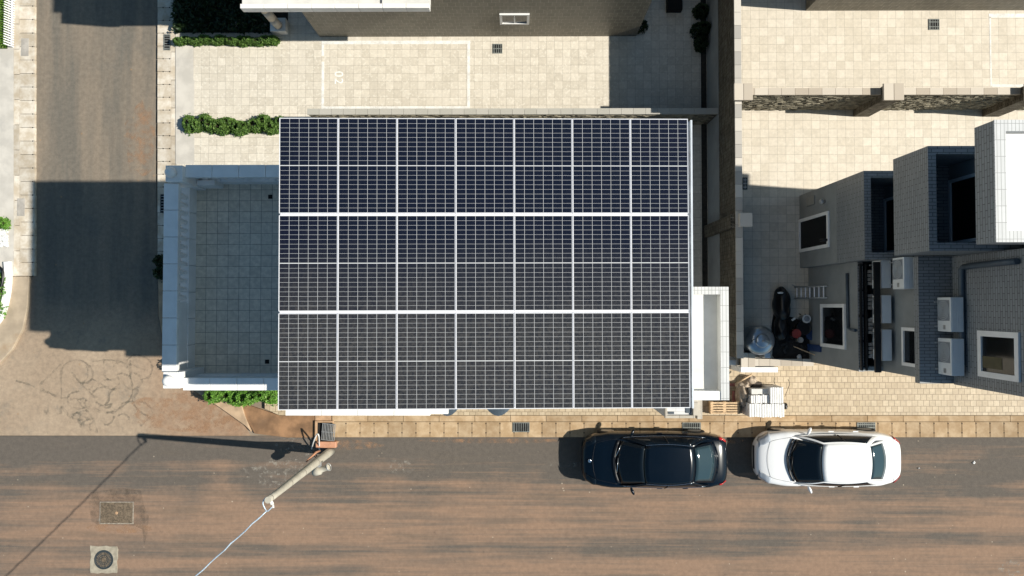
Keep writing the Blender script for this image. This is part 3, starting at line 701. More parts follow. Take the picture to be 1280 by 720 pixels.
# shift balusters up
# porch
zp = 3.3; pa = U(300, 10.3, zp); pb = U(537, 10.3, zp)
mb = MB(); rail(mb, 'x', pa.x, pb.x, pa.y, pa.y+.13, zp-.28, zp, 8); mb.build('porch_coping', M_WHITE, nh, bevel=.01)
mb = MB(); mb.box(pa.x+.02, pb.x, pa.y+.13, yn-.002, zp-.28, zp-.1); mb.box(pa.x+.02, nx0-.003, yn-.002, yn+2.2, zp-.28, zp-.1)
mb.box(pb.x-1.35, pb.x, pa.y+.13, yn-.002, zp-.1, zp-.03); mb.build('porch_roof', M_WHITE2, nh)
cb = U(352, 37, Z1); cbx, cby = cb.x, cb.y
mb = MB(); mb.box(cbx-.26, cbx+.24, cby-.19, cby+.25, Z1, Z1+.35); pl = mb.build('column_plinth', M_WHITE2, nh, bevel=.01)
mb = MB()
for i in range(4): mb.lathe([(.135, Z1+.352+i*.62), (.135, Z1+.352+(i+1)*.62-.012)], cbx, cby, 28)
mb.lathe([(.12, Z1+.35), (.12, zp-.3)], cbx, cby, 20)
mb.build('column', simple('column_cladding', (.50, .46, .40), .6, var=.1), nh)
wa = UY(625, 29, yn); wb = UY(662, 16.5, yn)
window(nh, 'y', yn, wa.x, wb.x, wa.z, wb.z, -1, fr=.075, mull=1)
for i in range(0):
    pass
# north-east house
ne = thing('corner_house', (12, 12, ZE), 'brown house wall along the edge of the upper court, seen from above', 'house')
a = U(1007, 13.5, ZE); mb = MB(); mb.box(a.x, 24, a.y, a.y+6, ZE, 11); mb.build('wall', M_DTILE, ne)
MB().box(a.x-.1, 24.1, a.y-.02, a.y+6.1, 11.001, 11.15).build('roof', M_WHITE, ne)
for i in range(3): window(ne, 'y', a.y, 12+3*i, 13.2+3*i, 5.2, 6.4, -1, mull=1)

# ------------------------------------------------------------------ boundary walls
zc = 3.15
w0 = U(920, 300, zc).x; w1 = U(928.5, 300, zc).x
t = thing('boundary_wall', (6.3, 6, Z1), 'long stone faced wall with pale coping dividing the two courts', 'wall')
ys, yn_ = U(925, 448, zc).y, 40
mb = MB(); mb.box(w0+.02, w1-.02, ys, yn_, Z1, ZE); mb.build('plinth', simple('shaded_grey_render', (.30, .31, .31), .85, var=.1, scale=2, dirt=((.2, .2, .2), .5)), t)
mb = MB(); mb.box(w0+.035, w1-.035, ys, yn_, ZE, zc-.06); mb.build('stone_face', M_STONE, t)
mb = MB(); n = 110
for i in range(n):
    y0 = ys+(yn_-ys)*i/n; y1 = ys+(yn_-ys)*(i+1)/n-.008; mb.box(w0, w1, y0, y1, zc-.06+random.uniform(0, .004), zc)
M_COP = (lambda m: (m.col(m.mix(m.ramp(m.n('NewGeometry').outputs['Random Per Island'], 0, 1), (.36, .34, .31), (.56, .52, .46))), m.set(rough=.8), m.m)[-1])(NT('mixed_coping'))
M_COPW = (lambda m: (m.col(m.mix(m.ramp(m.n('NewGeometry').outputs['Random Per Island'], 0, 1), (.40, .34, .27), (.55, .49, .41))), m.set(rough=.8), m.m)[-1])(NT('warm_coping'))
M_COPG = (lambda m: (m.col(m.mix(m.ramp(m.n('NewGeometry').outputs['Random Per Island'], 0, 1), (.37, .355, .31), (.41, .39, .345))), m.set(rough=.8), m.m)[-1])(NT('grey_coping'))
mb.build('coping', M_COP, t)
mb = MB(); a = U(925, 275, 3.3)
mb.box(w0-.10, w0+.03, a.y-.19, a.y+.19, Z1, 3.0); mb.build('pilaster', M_STONE, t)
mb = MB(); a0 = U(925, 283, 3.3); b0 = U(941.5, 266, 3.3); mb.box(a0.x, b0.x-.02, a0.y, b0.y, zc+.003, 3.3); mb.build('pilaster_cap', M_COP, t, bevel=.01)
# east-west wall between the two upper courts
z2 = 3.1; yc0 = U(1000, 118.5, z2).y; yc1 = U(1000, 110, z2).y
t = thing('boundary_wall', (12, yc0, ZE), 'stone faced wall with two coped pillars between the upper courts', 'wall')
mb = MB(); mb.box(w1+.003, 30, yc0+.03, yc1-.03, ZE, z2-.06); mb.build('stone_face', M_STONE, t)
mb = MB(); n = 62; x0 = w1+.01
for i in range(n): p = x0+(30-x0)*i/n; q = x0+(30-x0)*(i+1)/n-.008; mb.box(p, q, yc0, yc1, z2-.06, z2+random.uniform(0, .003))
mb.build('coping', M_COPW, t)
for (pa_, pb_) in ((918, 941), (1105, 1130), (1282, 1308)):
    a = U(pa_, 125, 3.35); b = U(pb_, 104, 3.35)
    mb = MB(); mb.box(a.x+.04, b.x-.04, a.y+.04, b.y-.04, ZE if pa_ > 920 else z2, 3.27)
    pil = mb.build('pillar', M_STONE, t)
    mb = MB(); mb.box(a.x, (a.x+b.x)/2-.004, a.y, b.y, 3.27, 3.35); mb.box((a.x+b.x)/2+.004, b.x, a.y, b.y, 3.27, 3.35); subpart(mb, 'pillar_cap', M_COPW, pil, t, bevel=.008)
def ledges(name, x0, x1, y, z0, z1, parent, seed, dens=.75):
    rnd = random.Random(seed); mb = MB(); z = z0+.03
    while z < z1-.05:
        x = x0+rnd.uniform(0, .2); hh = rnd.uniform(.022, .036)
        while x < x1-.25:
            l = rnd.uniform(.07, .2)
            if rnd.random() < dens: d = rnd.uniform(.004, .032); mb.box(x, x+l, y-d, y-.001, z, z+hh)
            x += l+.008
        z += hh+.012
    mb.build(name, M_LEDGE, parent)
M_LEDGE = simple('ledge_stone', (.30, .27, .20), .9, var=.5, scale=5)
ledges('ledge_stones', w1+.02, 19, yc0+.03, ZE, z2-.06, t, 4)
# low wall along the numbered bay
z3 = 1.45; ya = U(600, 143, z3).y; yb_ = U(600, 135.5, z3).y; xa = U(384, 140, z3).x; xb_ = w0+.015
t = thing('court_wall', ((xa+xb_)/2, ya, Z1), 'low wall with grey coping along the parking bay, beside the solar roof', 'wall')
mb = MB(); mb.box(xa+.02, xb_, ya+.02, yb_-.02, Z1, z3-.05); mb.build('stone_face', M_STONE, t)
mb = MB(); n = 34
for i in range(n): p = xa+(xb_-xa)*i/n; q = xa+(xb_-xa)*(i+1)/n-.007; mb.box(p, q, ya, yb_, z3-.05, z3)
mb.build('coping', M_COPG, t)
ledges('ledge_stones', xa+.02, xb_, ya+.02, Z1, z3-.05, t, 6)
# retaining wall of the upper court
t = thing('retaining_wall', tuple(U(990, 455, ZE)), 'low cream coped retaining wall between upper court and paver walkway', 'wall')
z4 = 1.55; a = U(927, 457.5, z4); b = U(1040, 449.5, z4)
mb = MB(); mb.box(w1+.01, 9.0, a.y+.02, b.y-.02, Z1, z4-.06); mb.build('face', M_WHITE2, t)
mb = MB(); n = 7
for i in range(n): p = w1+.3+(9-w1-.3)*i/n; q = w1+.3+(9-w1-.3)*(i+1)/n-.008; mb.box(p, q, a.y, b.y+.02, z4-.06, z4+random.uniform(0, .004))
mb.build('coping', M_COPW, t)
a = U(926.5, 459, 1.9); b = U(944, 441, 1.9)
mb = MB(); mb.box(a.x+.03, b.x-.03, a.y+.03, b.y-.03, Z1, 1.84); pil = mb.build('pillar', M_STONE, t)
mb = MB(); mb.box(a.x, (a.x+b.x)/2-.004, a.y, b.y, 1.84, 1.9); mb.box((a.x+b.x)/2+.004, b.x, a.y, b.y, 1.84, 1.9); subpart(mb, 'pillar_cap', M_COPW, pil, t, bevel=.006)
# channel beside the long wall
a = U(875.5, 0, Z1+.02); b = U(882.5, 0, Z1+.02)
structure(MB().box(a.x, b.x, -2.5, 20, Z1+.0205, Z1+.024).build('drain_channel', simple('dark_soil', (.03, .027, .022), .95, var=.5, scale=12)))

# ------------------------------------------------------------------ east house
eh = thing('grey_house', (11, 1, ZE), 'grey tiled three storey house with recessed balconies beside the upper court', 'house')
X0 = 8.67; yS, yN = 1.15, 3.36
TH = .17
def openbox(name, x0, x1, y0, y1, z0, z1, zf, mat, th=TH, parent=eh):
    mb = MB(); mb.box(x0, x1, y0, y1, z0, zf)
    mb.box(x0, x0+th, y0, y1, zf, z1); mb.box(x0+th, x1, y0, y0+th, zf, z1); mb.box(x0+th, x1, y1-th, y1, zf, z1)
    return mb.build(name, mat, parent)
# lower wall stucco below 3.4, tiles above
mb = MB(); mb.box(X0, 14, yS, yN, ZE, 3.95); mb.build('wall', M_GSTUC, eh)
openbox('balcony_parapet', X0, 10.9, yS, yN, 3.952, 5.5, 4.1, M_GTILE)
openbox('balcony_parapet', X0, 10.9, yS, yN, 6.9, 8.3, 7.0, M_GTILE)
openbox('roof_parapet', X0, 16, yS, yN, 9.85, 10.4, 10.15, M_GTILE, .20)
mb = MB(); th = .20
mb.box(X0-.006, X0+th, yS-.006, yN+.006, 10.402, 10.43); mb.box(X0+th, 16, yN-th, yN+.006, 10.402, 10.43); mb.box(X0+th, 16, yS-.006, yS+th, 10.402, 10.43)
mb.build('parapet_coping', M_WTILEY, eh)
mb = MB(); mb.box(X0+th+.002, 16, yS+th+.002, yN-th-.002, 10.15, 10.22); mb.build('roof', M_WHITE, eh)
mb = MB(); xi = 9.9; mb.box(xi, 14, yS+.18, yN-.18, 4.1, 6.9); mb.box(xi, 14, yS+.18, yN-.18, 7.0, 9.85); mb.build('inner_wall', M_GSTUC, eh)
for zf in (4.1, 7.0):
    window(eh, 'x', xi, 1.38, 2.85, zf+.02, zf+2.2, -1, fm=M_ACW, gm=M_DOORD, fr=.07, name='balcony_door')
mb = MB(); mb.box(10.9, 14, yS, yS+.17, 4.1, 9.85); mb.build('wall', M_GSTUC, eh)
d0 = UX(998.3, 277, X0); d1 = UX(1037, 263, X0); d2 = UX(998.3, 316, X0)
dr = window(eh, 'x', X0, 1.62, 2.62, ZE+.02, 3.5, -1, fr=.09, name='door', gm=M_DOORD)
# lamp, meter box and tap near the door
mb = MB(); mb.box(X0-.03, X0-.002, 2.95, 3.2, 2.0, 2.55); mb.build('meter_box', simple('meter_box_grey', (.24, .24, .22), .6), eh)
mb = MB(); q = UX(1031, 252, X0); mb.lathe([(.03, q.z-.06), (.07, q.z-.04), (.07, q.z+.05), (.02, q.z+.07)], X0-.08, q.y, 12); mb.build('wall_lamp', M_GALV, eh)
mb = MB(); q = UX(1036, 300, X0); mb.tube([(X0, q.y, q.z), (X0-.14, q.y, q.z), (X0-.2, q.y, q.z-.1)], .04, 8); mb.build('tap', M_BLACKM, eh)
# low part
X1 = 8.92; yb0 = -1.71; X2 = 9.57
mb = MB(); mb.box(X1, 14, yb0, yS-.002, Z1, 3.9); mb.box(X1, X1+.13, yb0, yS-.002, 3.9, 4.56); mb.box(X1+.13, X2, yb0, yb0+.12, 3.9, 4.56); mb.build('wall', M_GSTUC, eh)
mb = MB(); mb.box(X1-.006, X1+.13, yb0-.006, yS-.004, 4.562, 4.6); mb.build('parapet_coping', M_GTILE, eh)
mb = MB(); mb.box(X2, 14, yb0, yS-.002, 3.902, 6.4); mb.build('wall', M_GSTUC, eh)
mb = MB(); mb.box(9.38, 14, -1.81, yS-.003, 6.402, 6.6); mb.build('ledge', M_GTILE, eh)
mb = MB(); mb.box(10.17, 16, -1.83, yS-.004, 6.602, 10.38); mb.build('wall', M_GTILE, eh)
mb = MB(); mb.box(10.1, 16, -1.9, yS-.01, 10.381, 10.5); mb.build('roof', M_WHITE, eh)
# windows
def winpx(px0, py0, px1, py1, X, **k):
    a = UX(px0, py0, X); b = UX(px1, py1, X)
    return a.z, b.z
a = UX(1027, 380, X1); b = UX(1058, 437, X1); window(eh, 'x', X1, b.y, a.y, a.z, b.z, -1, fr=.1)
a = UX(1129, 409, X2); b = UX(1129, 456.5, X2); window(eh, 'x', X2, b.y, a.y, a.z, 6.35, -1, fr=.08)
a = UX(1224, 413, 10.17); b = UX(1224, 470, 10.17); c = UX(1275.5, 417, 10.17); wpart = window(eh, 'x', 10.17, b.y, a.y, a.z, c.z, -1, fr=.12)
mb = MB(); mb.box(10.17-.02, 10.17-.013, b.y+.2, a.y-.55, a.z+.12, a.z+.75); subpart(mb, 'curtain', simple('ochre_curtain', (.10, .085, .045), .9), wpart, eh)
# pipes
def pipe(X, pts, r, name='pipe', off=.0):
    P = [UX(px, py, X) for px, py in pts]; P = [Vector((X-r-.01, p.y, p.z)) for p in P]
    return MB().tube(P, r, 10).build(name, M_PIPE, eh)
pipe(10.17, [(1276, 326.5), (1240, 330), (1209, 333.5), (1205.5, 337), (1207, 440), (1207.5, 456)], .065, 'drain_pipe')
pipe(X1, [(1061, 341.5), (1061.5, 377), (1062.5, 410), (1066, 412), (1072, 413)], .04, 'drain_pipe')
# AC units
def ac(x, y0, y1, z, h, label, dd=.29):
    d = dd; t = thing('air_conditioner', (x+d/2, (y0+y1)/2, z), label, 'air conditioner', 'outdoor air conditioner units of the grey house')
    mb = MB(); mb.box(x, x+d, y0, y1, z+.03, z+h)
    mb.build('casing', M_ACW, t, bevel=.012)
    mb = MB()
    for i in range(6): xx = x+.03+(d-.06)*i/6; mb.box(xx, xx+.012, y0+.03, y1-.03, z+h, z+h+.006)
    mb.build('top_ribs', M_ACW, t)
    yc = y0+(y1-y0)*.62; rr = min(h*.43, .26)
    mb = MB(); mb.box(x-.008, x-.001, yc-rr, yc+rr, z+.06, z+h-.05); g = mb.build('fan_grille', M_ACG, t)
    mb = MB()
    for k in range(5):
        r0 = rr*(k+1)/5.6; pts = [(x-.012, yc+r0*math.cos(a_*math.pi/10), z+h/2+r0*math.sin(a_*math.pi/10)) for a_ in range(21)]; mb.tube(pts, .004, 4, False)
    subpart(mb, 'guard_rings', M_ACW, g, t)
    mb = MB(); mb.box(x-.003, x-.001, y0+.05, y0+.15, z+h*.45, z+h*.62); mb.build('label_plate', M_GALV, t)
    for yy in (y0+.1, y1-.12): MB().box(x-.06, x+d+.08, yy, yy+.03, z-.0, z+.028).build('bracket', M_GALV, t)
    return t
def acpx(X, px0, py0, py1, z, h, label):
    a = U(px0, py0, z+h); b = U(px0, py1, z+h); return ac(X, b.y, a.y, z, h, label, .29 if z > 5.5 else .24)
acpx(9.79, 1187, 371.5, 415, 6.603, .55, 'pale air conditioner on the tiled ledge, the one farther from the window')
acpx(9.79, 1187, 423.5, 470, 6.603, .55, 'pale air conditioner on the tiled ledge nearest the largest window')
acpx(9.22, 1128, 321, 361, 5.72, .55, 'air conditioner mounted highest on the wall above the dark steel grille')
acpx(9.22, 1101, 325, 360, 4.7, .52, 'air conditioner with only its top showing, directly below the wall mounted one')
acpx(9.22, 1101, 369, 404, 4.7, .52, 'air conditioner with only its top showing, middle of three behind the steel grille')
acpx(9.22, 1101, 412, 451, 4.7, .52, 'air conditioner with only its top showing, behind the grille near the small window')
# steel grille
t = thing('steel_grille', (9.15, -.2, 4.6), 'black steel grille lying over the gap beside the air conditioners', 'grille')
mb = MB(); xg0 = U(1076, 400, 4.72).x; xg1 = U(1100, 400, 5.0).x; 
for x, z, wd in ((xg0, 4.66, .05), (xg0+.13, 4.66, .04), (9.03, 5.18, .15)): mb.box(x, x+wd, yb0+.03, yS-.05, z, z+.06)
mb.build('beam', M_BLACKM, t)
for i in range(5): yy = yb0+.1+i*.66; MB().box(xg0, 9.15, yy, yy+.05, 4.60, 4.655).build('cross_bar', M_BLACKM, t)
mb = MB(); xs_ = U(1085, 400, 4.66).x; M_TREAD = simple('pale_tread', (.34, .31, .28), .8)
yy = yb0+.35; k = 0
while yy < yS-.25:
    if k % 6 < 4: MB().box(xs_, xs_+.13, yy, yy+.08, 4.66, 4.68).build('step_tread', M_TREAD, t)
    yy += .105; k += 1
MB().box(X1+.135, X2-.01, yb0+.125, yS-.01, 3.92, 3.94).build('tray', M_HOLE, t)
# ladder
a = U(993, 365, ZE); L0 = Vector((a.x, 0, ZE)); L1 = Vector((X1-.04, 0, UX(1036, 365, X1).z))
ya_, yb2 = U(1010, 358.5, 2.0).y, U(1010, 372.5, 2.0).y
t = thing('ladder', (a.x, (ya_+yb2)/2, ZE), 'grey aluminium ladder leaning on the grey stucco wall', 'ladder')
for y in (ya_, yb2):
    MB().tube([(L0.x, y, L0.z+.02), (L1.x, y, L1.z)], .022, 6).build('rail', M_GALV, t)
for i in range(7):
    f = (i+.6)/7.4; p = L0.lerp(L1, f); MB().tube([(p.x, yb2, p.z), (p.x, ya_, p.z)], .02, 6).build('rung', M_ALU, t)
MB().tube([(L0.x+.05, ya_, L0.z+.06), (L0.x-.08, ya_+.07, L0.z+.03)], .015, 5).build('stay', M_GALV, t)
# tank
zt2 = 2.35; c = U(952.5, 426, zt2-.1)
t = thing('metal_tank', (c.x, c.y, ZE), 'round domed galvanised water tank in the corner of the upper court', 'tank')
MB().lathe([(.40, ZE), (.42, ZE+.03), (.42, zt2-.28), (.43, zt2-.26), (.42, zt2-.24), (.36, zt2-.15), (.26, zt2-.09), (.20, zt2-.075)], c.x, c.y, 48).build('shell', M_TANK, t, smooth=True)
lid = MB().lathe([(.205, zt2-.076), (.205, zt2-.045), (.17, zt2-.02), (.05, zt2-.0), (.03, zt2+.0)], c.x, c.y, 36).build('lid', M_TANK, t)
subpart(MB().lathe([(.03, zt2), (.035, zt2+.03), (.015, zt2+.05)], c.x, c.y, 12), 'knob', M_GALV, lid, t)
MB().tube([(c.x-.38, c.y-.18, zt2-.24), (c.x-.3, c.y-.02, zt2-.12), (c.x-.24, c.y+.05, zt2-.06)], .012, 6).build('handle', M_BLACKM, t)
mb = MB(); mb.box(c.x+.16, c.x+.34, c.y-.52, c.y-.36, ZE, 2.0); mb.build('outlet_box', M_TANK, t, bevel=.02)
# clutter in the shaded corner
def lump(name, pts, mat, label, cat, noise=.05, origin=None, sub=2):
    """cloth/bag-like lump from overlapping ellipsoids grown with a skin"""
    me = bpy.data.meshes.new(name); verts = [Vector(p[:3]) for p in pts]; me.from_pydata(verts, [(i, i+1) for i in range(len(pts)-1)], [])
    o = bpy.data.objects.new(name, me); COL.objects.link(o)
    s = o.modifiers.new('skin', 'SKIN'); 
    for i, sv in enumerate(me.skin_vertices[0].data if me.skin_vertices else []): sv.radius = (pts[i][3], pts[i][3])
    return o
def bag(name, cx, cy, z, rx, ry, h, mat, label, cat, group=None, seed=0, wr=.18):
    rnd = random.Random(seed); bm = bmesh.new(); bmesh.ops.create_icosphere(bm, subdivisions=4, radius=1)
    ph = [(rnd.uniform(2, 7), rnd.uniform(2, 7), rnd.uniform(2, 6), rnd.uniform(0, 6), rnd.uniform(.3, 1)) for _ in range(7)]
    for v in bm.verts:
        n = v.co.copy(); k = 1+sum(a[4]*wr/3*math.sin(a[0]*n.x+a[3])*math.sin(a[1]*n.y+a[2]*n.z) for a in ph)
        zz = n.z*k; v.co = Vector((n.x*k*rx, n.y*k*ry, max(0, (zz+.75)/1.75*h)))
        if n.z < -.55: v.co.z = 0
    me = bpy.data.meshes.new(name); bm.to_mesh(me); bm.free(); me.materials.append(mat)
    for p_ in me.polygons: p_.use_smooth = True
    o = bpy.data.objects.new(name, me); COL.objects.link(o); o.location = (cx, cy, z)
    return tag(o, label, cat, group)
c = U(978, 380, ZE+.3); bag('rubbish_bag', c.x, c.y, ZE, .25, .52, .55, M_BAG, 'large black plastic rubbish bag near the ladder', 'bag', seed=1)
c = U(978, 409, ZE+.3); bag('rubbish_bag', c.x, c.y, ZE, .2, .42, .4, M_BAG, 'lower black plastic bag between the tank and the buckets', 'bag', seed=2)
c = U(1000, 447, ZE+.1); bag('cloth', c.x, c.y, ZE, .07, .09, .1, M_WHITE2, 'small crumpled white cloth by the retaining wall', 'cloth', seed=3)
c = U(975, 366, ZE+.5); bag('cloth', c.x, c.y, ZE+.5, .09, .03, .08, M_ACW, 'pale strip of cloth on the top of the large black bag', 'cloth', seed=4)
def bucket(px, py, r, h, mat, label, lidmat=None):
    c = U(px, py, ZE+h); t = thing('bucket', (c.x, c.y, ZE), label, 'bucket', 'buckets by the grey house')
    MB().lathe([(r*.8, ZE+.002), (r, ZE+h-.03), (r*1.06, ZE+h-.03), (r*1.06, ZE+h), (r*.96, ZE+h), (r*.92, ZE+h-.02)], c.x, c.y, 24).build('body', mat, t)
    if lidmat: MB().lathe([(r*.7, ZE+h+.002), (r*.66, ZE+h+.02), (r*.3, ZE+h+.024)], c.x, c.y, 20).build('lid', lidmat, t)
bucket(1008.5, 398.5, .12, .4, M_ACW, 'pale blue lidded bucket beside the grey wall', M_ACG)
bucket(996, 417, .13, .35, M_RED, 'dark red bucket in the middle of the clutter')
bucket(1001, 425, .08, .3, M_CONC, 'small beige bucket touching the red one')
bucket(1005, 410, .21, .3, M_BAG, 'wide black tub behind the red bucket')
bucket(1014, 419, .14, .25, M_BLUEP, 'dark blue bucket next to the wall window')
c = U(1028.5, 436, 2.3); tag(MB().box(c.x-.1, c.x+.06, c.y-.1, c.y+.1, 1.402, 2.3).build('crate', M_BLUEP, origin=(c.x, c.y, ZE), bevel=.01), 'narrow dark blue upright crate against the wall under the window', 'crate')
a = U(992, 433, ZE+.3); b = U(1034, 450, ZE+.5)
tag(MB().tube([a, b], .014, 6).build('broomstick', M_WOOD, origin=tuple(a)), 'thin wooden stick lying across the shaded clutter', 'stick')
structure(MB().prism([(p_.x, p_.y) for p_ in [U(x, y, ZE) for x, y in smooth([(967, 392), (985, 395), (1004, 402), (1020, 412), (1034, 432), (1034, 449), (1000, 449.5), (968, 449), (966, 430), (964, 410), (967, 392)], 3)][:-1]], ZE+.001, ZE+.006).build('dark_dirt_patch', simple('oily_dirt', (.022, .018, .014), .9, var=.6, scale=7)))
mb = MB()
rnd = random.Random(5)
for i in range(46):
    c = U(rnd.uniform(972, 1020), rnd.uniform(392, 448), ZE); s = rnd.uniform(.02, .08)
    mb.box(-s, s, -s*.4, s*.4, 0, s*.6, Matrix.Translation((c.x, c.y, ZE+.002+rnd.uniform(0, .02))) @ Matrix.Rotation(rnd.uniform(0, 3), 4, 'Z'))
tag(mb.build('debris', [simple('dark_debris', (.028, .024, .02), .8, var=.7, scale=9)]), 'scattered dark building debris between the tank and the grey wall', 'debris', kind='stuff')
for (x, y, lab) in ((980, 412, 'pale scrap lying beside the lower black bag'), (992, 399, 'small grey offcut near the lidded bucket')):
    c = U(x, y, ZE+.35); s = .06
    tag(MB().box(-s, s, -s*.5, s*.5, 0, .03, Matrix.Translation((c.x, c.y, ZE+.33)) @ Matrix.Rotation(.6, 4, 'Z')).build('offcut', M_WHITE2, bevel=.005), lab, 'offcut')

# ------------------------------------------------------------------ materials stacked on the walkway
ZP = Z1+.02
def pallet(a, b, z, label, n=3, mat=M_WOOD):
    x0, x1, y0, y1 = a.x, b.x, b.y, a.y
    t = thing('pallet', ((x0+x1)/2, (y0+y1)/2, z), label, 'pallet', 'wooden pallets by the gate')
    for i in range(5):
        y = y0+(y1-y0)*(i+.1)/5; MB().box(x0, x1, y, y+(y1-y0)/5*.62, z+.10, z+.122).build('deck_board', mat, t)
    for i in range(3):
        x = x0+(x1-x0-.09)*i/2; MB().box(x, x+.09, y0+.01, y1-.01, z+.0, z+.098).build('bearer', mat, t)
    return t
for k in range(4):
    a = U(886+k*.3, 501.2, ZP+.12*k); b = U(924-k*.5, 517, ZP+.12*k)
    pallet(a, b, ZP+.123*k, ['bottom', 'second', 'third', 'topmost'][k]+' wooden pallet of the stack between the gate pier and the white tiles')
a = U(915, 488, ZP); b = U(938, 505, ZP); pallet(a, b, ZP, 'reddish loose pallet half hidden under the sacks', mat=M_WOODR)
def tile_pack(px0, px1, py0, py1, z0, h, n, label, lean=0.):
    a = U(px0, py0, z0+h); b = U(px1, py1, z0+h); t = thing('tile_stack', ((a.x+b.x)/2, (a.y+b.y)/2, z0), label, 'tile stack', 'packs of white tiles on the walkway')
    for i in range(n):
        x = a.x+(b.x-a.x)*i/n; wd = (b.x-a.x)/n-.016; dy = random.uniform(-.015, .015)+lean*i
        MB().box(x, x+wd, b.y+dy, a.y+dy, z0+.002, z0+h+random.uniform(-.01, .01)).build('tile', M_WHITE, t, bevel=.004)
    return t
tile_pack(937, 981, 505, 521.5, ZP, .78, 14, 'front pack of upright white tiles nearest the kerb', )
tile_pack(939, 962, 494, 504, ZP, .72, 8, 'left rear pack of white tiles beside the sacks')
tile_pack(963, 980, 484, 504, ZP, .80, 6, 'tall right rear pack of white tiles', )
a = U(939, 486, ZP+.6); b = U(962, 493, ZP+.6); tag(MB().box(a.x, b.x, b.y, a.y, ZP, ZP+.62).build('board_stack', M_WHITE2, origin=tuple(a), bevel=.01), 'low stack of off-white boards behind the white tiles', 'boards')
a = U(936, 486, ZP+.5); b = U(961, 494, ZP+.5)
c = U(929, 495, ZP+.4); bag('sack', c.x, c.y, ZP+.02, .17, .36, .5, M_SACK, 'grey brown sack slumped beside the tile packs', 'sack', 'sacks on the walkway', seed=11, wr=.3)
c = U(940, 476, ZP+.3); bag('sack', c.x, c.y, ZP, .20, .17, .35, M_SACK, 'pale crumpled sack at the end of the plank', 'sack', 'sacks on the walkway', seed=12, wr=.35)
c = U(930, 482, ZP+.3); bag('sack', c.x, c.y, ZP, .22, .13, .42, M_SACK, 'dusty sack in the middle of the heap', 'sack', 'sacks on the walkway', seed=13, wr=.3)
c = U(947, 481, ZP+.3); tag(MB().box(c.x-.14, c.x+.14, c.y-.08, c.y+.08, ZP, ZP+.3).build('dark_box', simple('dark_cardboard', (.07, .055, .045), .9), origin=(c.x, c.y, ZP), bevel=.01), 'dark box between the pale sack and the white tiles', 'box')
a = U(921, 479, ZP+.4); b = U(940, 468, ZP+.5); tag(MB().tube([a, b], .03, 4).build('plank', M_WOOD, origin=tuple(a)), 'short wooden plank resting slantwise on the sacks', 'plank')
a = U(905, 480, ZP+.05); b = U(925, 481, ZP+.05); tag(MB().box(a.x, b.x, b.y-.04, a.y+.02, ZP+.002, ZP+.05).build('plank', M_WOODR, origin=tuple(a)), 'reddish plank lying flat beside the shaft of the solar house', 'plank')
a = U(926, 459, 1.2); b = U(972.5, 465.5, 1.2)
tag(MB().box(a.x, b.x, b.y, a.y-.0, ZP, 1.2).build('concrete_block', M_WHITE, origin=tuple(U(950, 462, ZP)), bevel=.01), 'long bright white block standing along the retaining wall', 'block')
wpts = smooth([(985, 474, .3), (987, 480, .35), (984, 488, .25), (981, 496, .5)], 5)
tag(MB().tube([U(x, y, ZP+z) for x, y, z in wpts], .008, 5).build('wire', M_BLACKM), 'loose dark wire curling beside the tile packs', 'wire')
c = U(983, 508, ZP+.1); bag('plastic_bag', c.x, c.y, ZP, .06, .1, .1, M_BAG, 'little dark plastic bag beside the front tile pack', 'bag', seed=15)

# ------------------------------------------------------------------ utility pole, drain inlet, cable
pb0 = U(413.7, 563.5, 0); ptop = U(335, 625, 5.97); pt = Vector((pb0.x, pb0.y, 5.97))
pt = Vector(((pb0.x+ptop.x)/2, (pb0.y+ptop.y)/2, 5.97))
pole = thing('utility_pole', (pb0.x, pb0.y, 0), 'tall round concrete utility pole standing at the street edge by the drain', 'utility pole')
mb = MB(); n = 12; mb.tube([pb0.lerp(pt, i/n) for i in range(n+1)], [.135-.055*i/n for i in range(n+1)], 24); mb.build('shaft', M_PCONC, pole)
mb = MB()
for f in (.3, .52, .72, .97): p = pb0.lerp(pt, f); mb.lathe([(.136-.055*f+.002, p.z-.012), (.136-.055*f+.002, p.z+.012)], p.x, p.y, 20)
mb.build('band', simple('band_steel', (.22, .2, .18), .6, metal=.5), pole)
# mid height lamp-like housing
q = pb0.lerp(pt, .28); z_ = 1.7
hc = U(402, 587, z_)
d1_ = Vector((.17, .07, .05)).normalized()
mb = MB()
Mh = Matrix.Translation((hc.x, hc.y, z_)) @ d1_.to_track_quat('Z', 'Y').to_matrix().to_4x4()
mb.lathe([(.04, -.30), (.12, -.28), (.13, -.06), (.085, -.04), (.085, .18), (.095, .2), (.095, .24), (.06, .25)], 0, 0, 24, Mh)
hs = mb.build('junction_housing', M_PCONC, pole)
mb = MB(); ring = [Mh @ Vector((.11*math.cos(t_*math.pi/10), .11*math.sin(t_*math.pi/10), .26)) for t_ in range(21)]; mb.tube(ring, .014, 6, False); subpart(mb, 'ring', M_GALV, hs, pole)
mb = MB(); mb.box(q.x-.03, hc.x+.0, min(q.y, hc.y), max(q.y, hc.y), z_-.05, z_+.02); mb.build('bracket', M_GALV, pole)
mb = MB(); oa = U(383, 584, 3.0); ob = U(403, 567, 1.0); ax_ = pb0.lerp(pt, .5); 
mb.tube([Vector((pb0.lerp(pt, .42).x-.19, pb0.lerp(pt, .42).y+.10, 2.1)), Vector((pb0.x-.18, pb0.y+.17, 1.1)), Vector((pb0.x-.14, pb0.y+.16, .8))], [.025, .035, .03], 8); mb.build('conduit', M_ORANGE, pole)
mb = MB(); ti = Vector((pt.x, pt.y, 5.85)); mb.tube([ti, ti+Vector((.07, -.13, 0))], .045, 10); mb.tube([ti+Vector((.07, -.13, -.03)), ti+Vector((.09, -.22, .0))], .03, 8); mb.build('insulator', M_WHITE2, pole)
